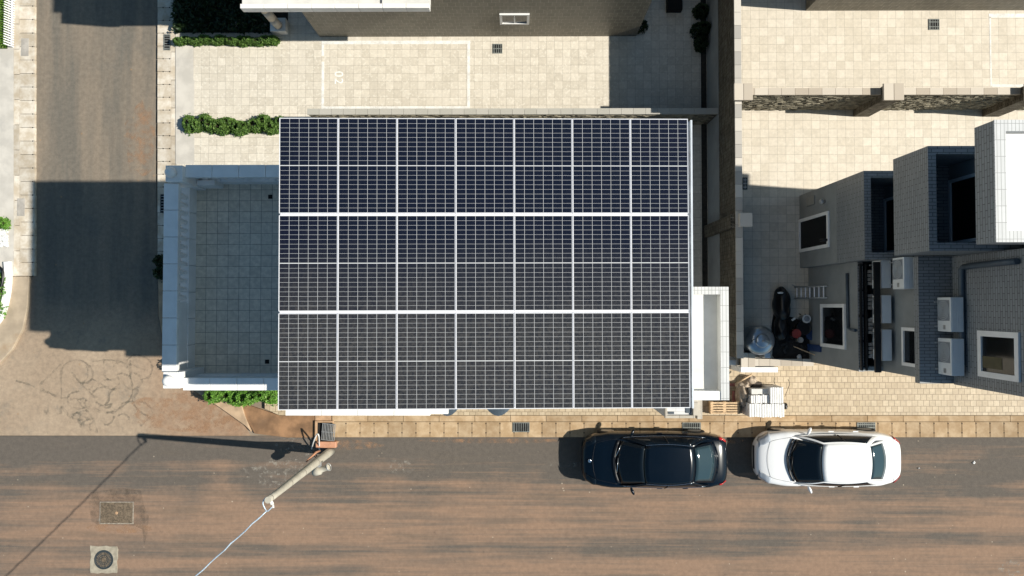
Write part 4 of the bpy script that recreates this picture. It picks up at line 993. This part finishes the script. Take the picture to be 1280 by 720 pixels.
mb = MB(); loop = smooth([(0, .05, 0), (-.10, .02, .02), (-.16, -.10, 0), (-.12, -.24, -.03), (-.06, -.30, -.02), (0, -.26, 0), (.06, -.2, 0)], 5)
mb.tube([ti+Vector(p_) for p_ in loop], .016, 7); mb.build('wire_loop', M_CABLE, pole)
mb = MB()
loop2 = smooth([(-.12, .08, -4.7), (-.25, .2, -4.9), (-.3, .05, -5.0), (-.2, -.05, -5.1), (-.35, .15, -5.2)], 5); mb.tube([pt+Vector(p_) for p_ in loop2], .013, 6); mb.build('loose_wire', M_BLACKM, pole)
mb = MB(); cs = ti+Vector((-.08, -.30, -.02)); ce = U(245, 720, 5.75); dirc = (ce-cs); N = 60; cpts = []
for i in range(N+1):
    s = i/N*6; p_ = cs+dirc*s; p_.z = 5.85-.25*math.sin(math.pi*min(1, i/N))
    off = Vector((-dirc.y, dirc.x, 0)).normalized()*.010*math.sin(i*2.3); cpts.append(p_+off)
mb.tube(cpts, .016, 6); cpts2 = [p_+Vector((.010*math.cos(i*1.7), .010*math.sin(i*1.7), .008)) for i, p_ in enumerate(cpts)]; mb.tube(cpts2, .011, 5)
tag(mb.build('overhead_cable', M_CABLE), 'pale twisted overhead cable running from the utility pole across the street', 'cable')
# drain inlet with tilted grate
ia = U(394, 526, .1); ib = U(417, 551, .1)
t = thing('drain_inlet', ((ia.x+ib.x)/2, (ia.y+ib.y)/2, .07), 'open kerb drain inlet with concrete rim beside the utility pole', 'drain inlet')
mb = MB(); x0, x1, y0, y1 = ia.x, ib.x, ib.y, ia.y
mb.box(x0, x0+.07, y0, y1, .07, .15); mb.box(x0+.07, x1, y1-.05, y1, .07, .15); mb.build('rim', M_CLAY, t, bevel=.01)
MB().box(x0+.07, x1, y0, y1-.05, .071, .078).build('opening', M_HOLE, t)
t = thing('loose_grate', (x1-.1, (y0+y1)/2, .1), 'tilted galvanised grate laid over the open drain inlet', 'grate')
G = Matrix.Translation((x0+.21, y0+.06, .13)) @ Matrix.Rotation(R(-4), 4, 'Z') @ Matrix.Rotation(R(-8), 4, 'Y')
mb = MB(); mb.box(0, .44, -.02, .0, 0, .03, G); mb.box(0, .44, .5, .52, 0, .03, G); mb.build('frame', M_GALV, t)
mb = MB()
for i in range(9): mb.box(.01+.052*i, .028+.052*i, 0, .5, 0, .03, G)
mb.box(0, .44, .24, .26, .03, .036, G); mb.build('bars', M_GALV, t)
a = U(400, 552, .3); b = U(424, 561, .3)
tag(MB().box(x0+.06, x1+.12, y0-.2, y0-.0, .08, .26).build('barrier_board', M_ORANGE, origin=(x0, y0-.1, .08), bevel=.02), 'orange brown board standing at the edge of the drain inlet', 'board')
hp = smooth([(389.5, 561, .05), (392, 552, .45), (396, 543, .7), (398.5, 545, .7), (399, 556, .3), (399.5, 563, .05)], 6)
tag(MB().tube([U(x, y, z) for x, y, z in hp], .022, 8).build('bent_pipe', M_WHITE2), 'white bent pipe hoop beside the drain inlet', 'pipe')

# ------------------------------------------------------------------ plants
def hedge(name, px0, px1, py0, py1, z, h, mat, label, n, size=.07, core=True, cat='hedge', wob=.10, lumpy=.25, group=None):
    a = U(px0, py0, z+h*.7); b = U(px1, py1, z+h*.7); x0, x1, y0, y1 = a.x, b.x, b.y, a.y
    t = thing(name, ((x0+x1)/2, (y0+y1)/2, z), label, cat, group)
    rnd = random.Random(int(px0*7+py0)); nb = max(2, int((x1-x0)/.35)*max(1, int((y1-y0)/.45))); bl = []
    nx = max(1, int(round((x1-x0)/.28))); ny = max(1, int(round((y1-y0)/.4)))
    for i in range(nx):
        for j in range(ny):
            bl.append((x0+(x1-x0)*(i+.5)/nx+rnd.uniform(-.06, .06), y0+(y1-y0)*(j+.5)/ny+rnd.uniform(-wob, wob), h*rnd.uniform(.7, 1.05), (x1-x0)/nx*rnd.uniform(.6, 1.3), (y1-y0)/ny*rnd.uniform(.36, .66)))
    def fn():
        cx, cy, hh, rx, ry = rnd.choice(bl); th = rnd.uniform(0, 6.283); r_ = rnd.uniform(.3, 1)**.5; v_ = rnd.uniform(0, 1)
        k = r_*(1-.35*v_*v_); q = rnd.random()
        if q < .05: k *= 1.25
        return (cx+rx*k*math.cos(th), cy+ry*k*math.sin(th), z+hh*v_*(1-.3*r_*r_))
    mb = MB(); mb.leaves(n, fn, size, .8); mb.build('foliage', mat, t, recalc=False)
    mb = MB()
    for (cx, cy, hh, rx, ry) in bl:
        for k in range(3):
            ex = cx+rnd.uniform(-.6, .6)*rx; ey = cy+rnd.uniform(-.6, .6)*ry; mb.tube([(cx, cy, z), ((cx+ex)/2, (cy+ey)/2, z+hh*.5), (ex, ey, z+hh*.85)], [.012, .009, .004], 4, False)
    mb.build('stems', M_TWIG, t, recalc=False)
    return t
hedge('hedge', 216, 346, 43, 53.5, Z1, .5, M_LEAF, 'long clipped green hedge along the edge of the shaded planting bed', 15000, .055, wob=.03)
hedge('hedge', 226, 352, 145, 163, Z1, .55, M_LEAF, 'uneven dark green hedge between two paved bays, left of the solar roof', 17000, .065, wob=.10)
hedge('shrub', 254, 340, 486, 506, Z1, .8, M_LEAFB, 'bright green shrub below the corner of the white terrace', 11000, .07, cat='shrub', wob=.08)
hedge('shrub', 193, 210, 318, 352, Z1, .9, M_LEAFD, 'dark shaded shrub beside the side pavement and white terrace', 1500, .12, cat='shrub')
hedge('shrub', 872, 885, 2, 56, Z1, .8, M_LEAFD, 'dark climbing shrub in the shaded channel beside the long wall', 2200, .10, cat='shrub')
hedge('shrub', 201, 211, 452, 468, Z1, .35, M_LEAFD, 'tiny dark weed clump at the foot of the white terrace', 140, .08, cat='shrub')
hedge('shrub', 797, 806, 20, 40, Z1, .5, M_LEAFD, 'small dark shrub at the corner of the brown tiled house', 350, .10, cat='shrub')
hedge('shrub', -10, 6, 272, 286, Z1, .3, M_LEAFB, 'small bright shrub beside the white pebbles', 900, .07, cat='shrub')
hedge('shrub', -30, 2, 338, 392, Z1, .35, M_LEAFB, 'green planting inside the white curved kerb', 1500, .09, cat='shrub')
# planting bed behind the long hedge
a = U(219, -60, Z1); b = U(345, 41, Z1)
structure(MB().box(a.x+.02, b.x+.4, b.y, a.y+1.5, Z1+.021, Z1+.03).build('planting_bed', simple('dark_bed_soil', (.045, .035, .025), .95, var=.4, scale=10, bump=.6)))
rnd = random.Random(3); mb = MB()
def fb():
    px, py = rnd.uniform(220, 342), rnd.uniform(-60, 42); c = U(px, py, Z1); return (c.x, c.y, Z1+rnd.uniform(.02, .3))
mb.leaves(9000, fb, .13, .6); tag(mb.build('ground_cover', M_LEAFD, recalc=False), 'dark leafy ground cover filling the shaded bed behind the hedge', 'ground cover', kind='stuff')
sid = 0
for (x, y, rx, ry) in ((228, 3, 4, 6), (242, 3, 4, 7), (274, 27, 4, 5), (289, 28, 5, 8), (303, 30, 4, 6), (315, 22, 4, 8), (331, 27, 5, 6)):
    c = U(x, y, Z1+.3); mb = MB(); pts = [(c.x+rx*.0255*math.cos(k*math.pi/5)*rnd.uniform(.8, 1.1), c.y+ry*.0255*math.sin(k*math.pi/5)*rnd.uniform(.8, 1.1)) for k in range(10)]
    mb.prism(pts, Z1+.03, Z1+.10); tag(mb.build('stepping_stone', M_CONC, origin=(c.x, c.y, Z1), bevel=.02), 'flat pale stone showing between the dark leaves of the shaded bed', 'stone', 'stones in the shaded planting bed')
# far left: lawn, picket fence, pebbles, curved kerb
a = U(-400, -300, Z1); b = U(9.5, 61, Z1)
structure(MB().box(a.x, b.x, b.y, a.y, Z1+.001, Z1+.02).build('lawn_base', simple('lawn_soil', (.05, .08, .02), .95)))
mb = MB()
def fg(): c = U(rnd.uniform(-60, 9), rnd.uniform(-60, 60), Z1); return (c.x, c.y, Z1+rnd.uniform(.02, .07))
mb.leaves(9000, fg, .07, .3); tag(mb.build('lawn_grass', M_GRASS, recalc=False), 'short bright green lawn grass behind the little white fence', 'grass', kind='stuff')
fx = U(13.5, 30, Z1+.15).x
t = thing('picket_fence', (fx, U(13, 30).y, Z1), 'low white picket fence bordering the lawn', 'fence')
mb = MB(); y = U(13, 59.5, Z1).y
while y < U(13, -80, Z1).y:
    Q = Matrix.Translation((fx, y, Z1)) @ Matrix.Rotation(R(-14), 4, 'Y'); mb.box(-.012, .012, 0, .034, 0, .36, Q); y += .08
mb.build('pickets', M_WHITE, t)
mb = MB(); mb.box(fx-.01, fx+.02, U(13, 59.5, Z1).y, U(13, -80, Z1).y, Z1+.1, Z1+.13); mb.build('rail', M_WHITE, t)
rnd2 = random.Random(9); mb = MB()
for i in range(420):
    c = U(rnd2.uniform(-3, 10), rnd2.uniform(279, 308), Z1); s = rnd2.uniform(.02, .045)
    mb.lathe([(s*.5, Z1+.001), (s, Z1+s*.5), (s*.5, Z1+s)], c.x, c.y, 6)
tag(mb.build('pebbles', M_PEB), 'white decorative pebbles beside the pavement', 'pebbles', kind='stuff')
kp = [(8, 327), (9, 345), (8, 362), (5, 378), (1, 392), (-8, 405), (-25, 415)]
sm = smooth(kp, 4); L_ = [U(x, y, Z1+.12) for x, y in sm]; mb = MB()
for i in range(len(L_)-1):
    d_ = (L_[i+1]-L_[i]).normalized(); nn = Vector((-d_.y, d_.x, 0))*.09; pts = [L_[i]+nn, L_[i+1]+nn, L_[i+1]-nn, L_[i]-nn]
    mb.prism([(p_.x, p_.y) for p_ in pts], Z1, Z1+.13)
tag(mb.build('planter_kerb', M_WHITE), 'white curved kerb around the planting opposite the terrace', 'kerb')
tp = [(-2, 333), (3, 338), (3.5, 350), (0, 362)]
tag(MB().tube([U(x, y, Z1+.2) for x, y in smooth(tp, 5)], .04, 8).build('hose', M_BAG), 'curled black hose inside the white curved kerb', 'hose')
# shaded vents by the tiled house
c = U(844, 6, Z1+.3); tag(MB().box(c.x-.24, c.x+.24, c.y-.15, c.y+.5, Z1+.02, Z1+.3).build('drain_box', M_HOLE, origin=(c.x, c.y, Z1), bevel=.01), 'black square box on the shaded tiles behind the brown house', 'box')

# ------------------------------------------------------------------ cars
def car(name, front_px, rear_px, cy_px, par, body, label, badge=True):
    xf = U(front_px, cy_px, .5).x; xr = U(rear_px, cy_px, .8).x; L = xr-xf; W = par['w']/2
    yc = U((front_px+rear_px)/2, cy_px, .7).y
    t = thing(name, ((xf+xr)/2, yc, 0), label, 'car', world=False)
    x0 = -L/2
    # stations: x fraction, half width factor, hood/deck height, lower z
    ws, wt, re, rg = [x0+v for v in (par['wb'], par['wt'], par['re'], par['rg'])]
    st = []
    N = 40
    def lerp(tab, u):
        for (a, va), (b, vb) in zip(tab, tab[1:]):
            if u <= b:
                k = (u-a)/(b-a) if b > a else 0; k = k*k*(3-2*k); return va+(vb-va)*k
        return tab[-1][1]
    wtab = par['wtab']; htab = [(0, .66), (.02, .75), (.07, .84), (.14, .89), (par['wb']/L, .945), (.5, .93), (par['rg']/L, 1.03), (.95, .98), (.99, .90), (1, .78)]
    ltab = [(0, .30), (.05, .2), (.5, .18), (.95, .24), (1, .38)]
    us = [0, .006, .02, .045, .08]+[.08+.84*i/30 for i in range(1, 31)]+[.95, .975, .992, 1.]
    bm = bmesh.new(); rings = []
    for u in us:
        hw = W*lerp(wtab, u); h = lerp(htab, u); lo = lerp(ltab, u)
        prof = [(0, h+.015), (.35, h+.012), (.65, h), (.86, h-.03), (.945, h-.075), (.975, h-.16), (1.0, h*.5+.12), (1.0, h*.5), (.985, lo+.13), (.95, lo), (.5, lo-.02), (0, lo-.02)]
        x = x0+u*L; ring = [bm.verts.new((x, hw*y, z)) for y, z in prof]+[bm.verts.new((x, -hw*y, z)) for y, z in reversed(prof[1:-1])]
        rings.append(ring)
    n = len(rings[0])
    for i in range(len(rings)-1):
        for k in range(n): bm.faces.new((rings[i][k], rings[i][(k+1) % n], rings[i+1][(k+1) % n], rings[i+1][k]))
    bm.faces.new(rings[0][::-1]); bm.faces.new(rings[-1])
    bmesh.ops.recalc_face_normals(bm, faces=bm.faces[:])
    me = bpy.data.meshes.new('body'); bm.to_mesh(me); bm.free(); me.materials.append(body)
    for p_ in me.polygons: p_.use_smooth = True
    bo = bpy.data.objects.new('body', me); COL.objects.link(bo); bo.parent = t
    sb = bo.modifiers.new('s', 'SUBSURF'); sb.levels = sb.render_levels = 1
    # greenhouse grid: rows from belt (z) to roof over x
    zb = .93; zr_ = 1.42
    bw_f, bw_m, bw_r = W*.80, W*.90, W*.80; rwf, rwm, rwr = W*.66, W*.70, W*.62
    def grid(name_, pts, mat, thick=.0, parent=t, off=0.):
        bm = bmesh.new(); V = [[bm.verts.new(p_) for p_ in row] for row in pts]
        for i in range(len(V)-1):
            for j in range(len(V[0])-1): bm.faces.new((V[i][j], V[i][j+1], V[i+1][j+1], V[i+1][j]))
        bmesh.ops.recalc_face_normals(bm, faces=bm.faces[:])
        me = bpy.data.meshes.new(name_); bm.to_mesh(me); bm.free(); me.materials.append(mat)
        for p_ in me.polygons: p_.use_smooth = True
        o = bpy.data.objects.new(name_, me); COL.objects.link(o); o.parent = parent
        if thick:
            so_ = o.modifiers.new('sol', 'SOLIDIFY'); so_.thickness = thick; so_.offset = 0
        return o
    # outlines (x,y,z) as functions
    def belt(x):   # half width and z at beltline
        k = (x-ws)/(rg-ws); k = min(1, max(0, k)); s = math.sin(math.pi*k)**.5 if 0 < k < 1 else 0
        return (bw_f+(bw_r-bw_f)*k)+(bw_m-(bw_f+bw_r)/2)*s*1.0, zb+.03*k+.02
    def roofw(x):
        k = (x-wt)/(re-wt); k = min(1, max(0, k)); s = math.sin(math.pi*k); return rwf+(rwr-rwf)*k+(rwm-(rwf+rwr)/2)*s, zr_-.05*(2*k-1)**2+(-.01*k)
    nW = 12
    def crown(hw, y): return .035*(1-(y/hw)**2)
    # windshield: curved base bulging forward
    def ws_pt(v, s):   # v 0 base..1 top ; s -1..1
        hb = bw_f*.98; ht = roofw(wt)[0]*.98
        hw = hb+(ht-hb)*v; y = s*hw
        bulge = par['bulge']*(1-v*.65)*(1-s*s)
        x = ws+(wt-ws)*v-bulge+par['bulge']*.35; z = zb+.04+(roofw(wt)[1]-zb-.04)*(v**.85)+.03*(1-s*s)*(.5+.5*v)
        return (x, y, z)
    def rg_pt(v, s):   # 0 roof end .. 1 deck
        ht = roofw(re)[0]*.98; hb = bw_r*.86; hw = ht+(hb-ht)*v; y = s*hw
        bulge = .12*(1-s*s)*(.4+.6*v)
        return (re+(rg-re)*v+bulge-.04, y, roofw(re)[1]+(1.06-roofw(re)[1])*v+.03*(1-s*s))
    S = [-1+2*j/nW for j in range(nW+1)]
    # roof from windscreen top to rear glass top
    rows = []
    for i in range(11):
        k = i/10; row = []
        for s in S:
            a_ = Vector(ws_pt(1, s)); b_ = Vector(rg_pt(0, s)); p_ = a_.lerp(b_, k); hw, zz = roofw(wt+(re-wt)*k); p_.y = s*hw*.98; p_.z = a_.z+(b_.z-a_.z)*k+.035*math.sin(math.pi*k); row.append(p_)
        rows.append(row)
    roof = grid('roof', rows, body, .02)
    wsh = grid('windscreen', [[ws_pt(.03+.94*i/6, s*.97) for s in S] for i in range(7)], M_CGLASS, .006)
    rgl = grid('rear_window', [[rg_pt(.05+.90*i/5, s*.93) for s in S] for i in range(6)], par['rglass'], .006)
    # cowl and pillars : body coloured shell just below the glass
    def lower(p_, d): return (p_[0], p_[1]*.995, p_[2]-d)
    shell = grid('rear_surround', [[lower(rg_pt(-.02+1.2*i/6, s*1.04), .012) for s in S] for i in range(7)], body, .01)
    for sd in (-1, 1):
        # side: from roof edge down to the belt; rows along x
        rows = []; M_ = 18
        def side_pt(k, v):    # k 0..1 along, v 0 top 1 bottom
            top = Vector(ws_pt(1, 1)).lerp(Vector(rg_pt(0, 1)), k); hw, zz = roofw(wt+(re-wt)*k); top.y = hw*.98; top.z = ws_pt(1, 1)[2]+(rg_pt(0, 1)[2]-ws_pt(1, 1)[2])*k+.035*math.sin(math.pi*k)
            bx = ws+.02+(rg-.04-ws)*k; bwid, bz = belt(bx); bot = Vector((bx, bwid+.01, bz-.02))
            p_ = top.lerp(bot, v); p_.y += .03*math.sin(math.pi*v); return p_
        rows = [[(lambda q_: (q_.x, sd*q_.y, q_.z))(side_pt(i/M_, j/5)) for j in range(6)] for i in range(M_+1)]
        sp = grid('side_pillars', rows, body, .01)
        rows = [[(lambda q_: (q_.x, sd*(q_.y+.012), q_.z+.004))(side_pt(.06+.86*i/M_, .10+.72*j/5)) for j in range(6)] for i in range(M_+1)]
        # taper the ends of the glass
        g = grid('side_window', rows, M_CGLASS, .004)
        # centre pillar
        pr = [(lambda q_: (q_.x, sd*(q_.y+.018), q_.z+.006))(side_pt(.48, .1+.72*j/5)) for j in range(6)]
        subp = MB().tube(pr, .018, 5).build('window_pillar', M_TRIM); subp.parent = g
        tr = MB().tube([(lambda q_: (q_.x, sd*(q_.y+.016), q_.z+.012))(side_pt(.03+.92*i/M_, .93-.80*0)) for i in range(M_+1)], .009, 5).build('window_trim', M_CHROME if par['chrome'] else body); tr.parent = t
        if par['chrome']:
            tr = MB().tube([(lambda q_: (q_.x, sd*(q_.y+.01), q_.z+.016))(side_pt(.02+.96*i/M_, .03)) for i in range(M_+1)], .006, 5).build('roof_trim', M_CHROME); tr.parent = t
        # mirror
        mx = ws+par['mir']; my = sd*(W+.03)
        bm_ = bmesh.new(); bmesh.ops.create_icosphere(bm_, subdivisions=3, radius=1)
        for v in bm_.verts: v.co = Vector((mx+v.co.x*.055+abs(v.co.y)*0+(v.co.y*sd)*.045, my+v.co.y*.115, 1.0+v.co.z*.07))
        me = bpy.data.meshes.new('door_mirror'); bm_.to_mesh(me); bm_.free(); me.materials.append(body)
        for p_ in me.polygons: p_.use_smooth = True
        mo = bpy.data.objects.new('door_mirror', me); COL.objects.link(mo); mo.parent = t
        ms = MB().tube([(mx-.02, sd*(W*.86), .95), (mx, my-sd*.06, .98)], .022, 6).build('mirror_arm', M_TRIM); ms.parent = mo
        # handles
        for k in (.42, .70):
            hp_ = side_pt(k, 1); h_ = MB().box(hp_.x, hp_.x+.17, sd*(W*.985)-.012, sd*(W*.985)+.02, .80, .83).build('door_handle', body, bevel=.008); h_.parent = t
        # lamps
        hl = []
        def surf(u, yy, dz=.006):
            hw = W*lerp(wtab, u); h = lerp(htab, u); a_ = abs(yy)/hw
            prof = [(0, h+.015), (.35, h+.012), (.65, h), (.86, h-.03), (.945, h-.075), (.975, h-.16), (1.0, h*.5+.12)]
            for (p0, z0_), (p1, z1_) in zip(prof, prof[1:]):
                if a_ <= p1: return z0_+(z1_-z0_)*(a_-p0)/(p1-p0)+dz
            return h*.5+.12
        rows = []
        for i in range(7):
            u = .018+.075*i/6; hw = W*lerp(wtab, u); rows.append([(x0+u*L-.004, sd*hw*(par['hl0']+.012*i+(.985-par['hl0']-.012*i)*j/6), surf(u, hw*(par['hl0']+.012*i+(.985-par['hl0']-.012*i)*j/6), .008)) for j in range(7)])
        grid('headlight', rows, M_LAMPW if par['lampw'] else M_CGLASS, .01)
        rows = []
        for i in range(6):
            u = .935+.052*i/5; hw = W*lerp(wtab, u); rows.append([(x0+u*L+.004, sd*hw*(.88+.115*j/5), surf(u, hw*(.88+.115*j/5), .008)) for j in range(6)])
        grid('tail_light', rows, M_LAMPR, .012)
        for k, xw in ((0, x0+L*.185), (1, x0+L*.80)):
            wh = MB().lathe([(.30, -.1), (.32, -.08), (.32, .08), (.30, .1)], 0, 0, 28, Matrix.Translation((xw, sd*(W-.11), .32)) @ Matrix.Rotation(R(90), 4, 'X')).build('wheel', M_TYRE); wh.parent = t
            rm = MB().lathe([(.21, -.105), (.21, .105)], 0, 0, 20, Matrix.Translation((xw, sd*(W-.11), .32)) @ Matrix.Rotation(R(90), 4, 'X')).build('rim', M_GALV); rm.parent = wh
        # wipers
    for j in range(2):
        p0_ = Vector(ws_pt(.02, -.55+.75*j)); p1_ = Vector(ws_pt(.13, .20+.6*j)); 
        w_ = MB().tube([p0_+Vector((-.03, 0, .015)), p0_.lerp(p1_, .5)+Vector((-.03, 0, .03)), p1_+Vector((-.03, 0, .02))], .010, 5).build('wiper', M_CHROME if par['chrome'] else M_TRIM); w_.parent = t
    rows = [[(lambda q_: (q_[0]-.07+.075*i/2, q_[1], q_[2]-.004-.0*i))(ws_pt(.0, s*.96)) for s in S] for i in range(3)]
    grid('cowl', rows, M_TRIM, .006)
    # panel seams: hood and boot
    def seam(us_, ys_, r=.004):
        pts = []
        for u, y in zip(us_, ys_): pts.append((x0+u*L, y, surf(u, y, .002)))
        s_ = MB().tube(pts, r, 4).build('panel_seam', M_TRIM); s_.parent = t
    nS = 9
    for sd in (-1, 1):
        seam([.085+.15*i/nS for i in range(nS+1)], [sd*W*(.60+.20*(i/nS)**.6) for i in range(nS+1)])
    seam([.07-.02*abs(2*i/12-1)**2*-1 for i in range(13)], [W*.62*(2*i/12-1) for i in range(13)])
    seam([.93]*13, [W*.74*(2*i/12-1) for i in range(13)])
    # grille and plates
    g_ = MB().box(x0-.012, x0+.02, -W*.42, W*.42, .42, .56).build('grille', M_TRIM, bevel=.01); g_.parent = t
    g_ = MB().box(x0+L-.02, x0+L+.008, -.25, .25, .50, .61).build('number_plate', M_WHITE2); g_.parent = t
    if badge:
        b_ = MB().lathe([(.055, 0), (.055, .012), (.035, .014)], 0, 0, 20, Matrix.Translation((x0+.05*L, 0, surf(.05, 0, .004)))).build('badge', M_CHROME); b_.parent = t
        s_ = MB().box(x0+par['rg']-.10, x0+par['rg']-.04, -.02, .09, 1.078, 1.09).build('window_sticker', M_GALV) ; s_.parent = t
    if par.get('ant'):
        a_ = MB().lathe([(.03, 0), (.02, .03), (.006, .06)], 0, 0, 10, Matrix.Translation((x0+par['re']-.15, 0, roofw(re)[1]+.04))).build('antenna', body); a_.parent = t
    t.location = ((xf+xr)/2, yc, 0)
    return t
wt_b = [(0, .52), (.01, .66), (.03, .80), (.08, .92), (.2, 1), (.6, 1), (.85, .97), (.95, .88), (.985, .78), (1, .62)]
wt_w = [(0, .40), (.01, .60), (.035, .78), (.09, .93), (.2, 1), (.62, 1), (.82, .97), (.93, .86), (.98, .70), (1, .50)]
car('black_car', 727, 909, 575, dict(w=1.74, wb=1.10, wt=1.82, re=3.36, rg=3.98, bulge=.16, mir=.42, wtab=wt_b, rglass=M_CGLR, chrome=True, hl0=.62, lampw=False), M_CARB, 'black sedan parked along the kerb, facing left')
car('white_car', 942, 1126, 573, dict(w=1.74, wb=1.06, wt=1.78, re=3.28, rg=3.82, bulge=.20, mir=.50, wtab=wt_w, rglass=M_CGLR, chrome=False, hl0=.60, lampw=True), M_CARW, 'white sedan parked along the kerb, facing left', badge=False)

for o in bpy.data.objects:
    if '_w' in o: del o['_w']
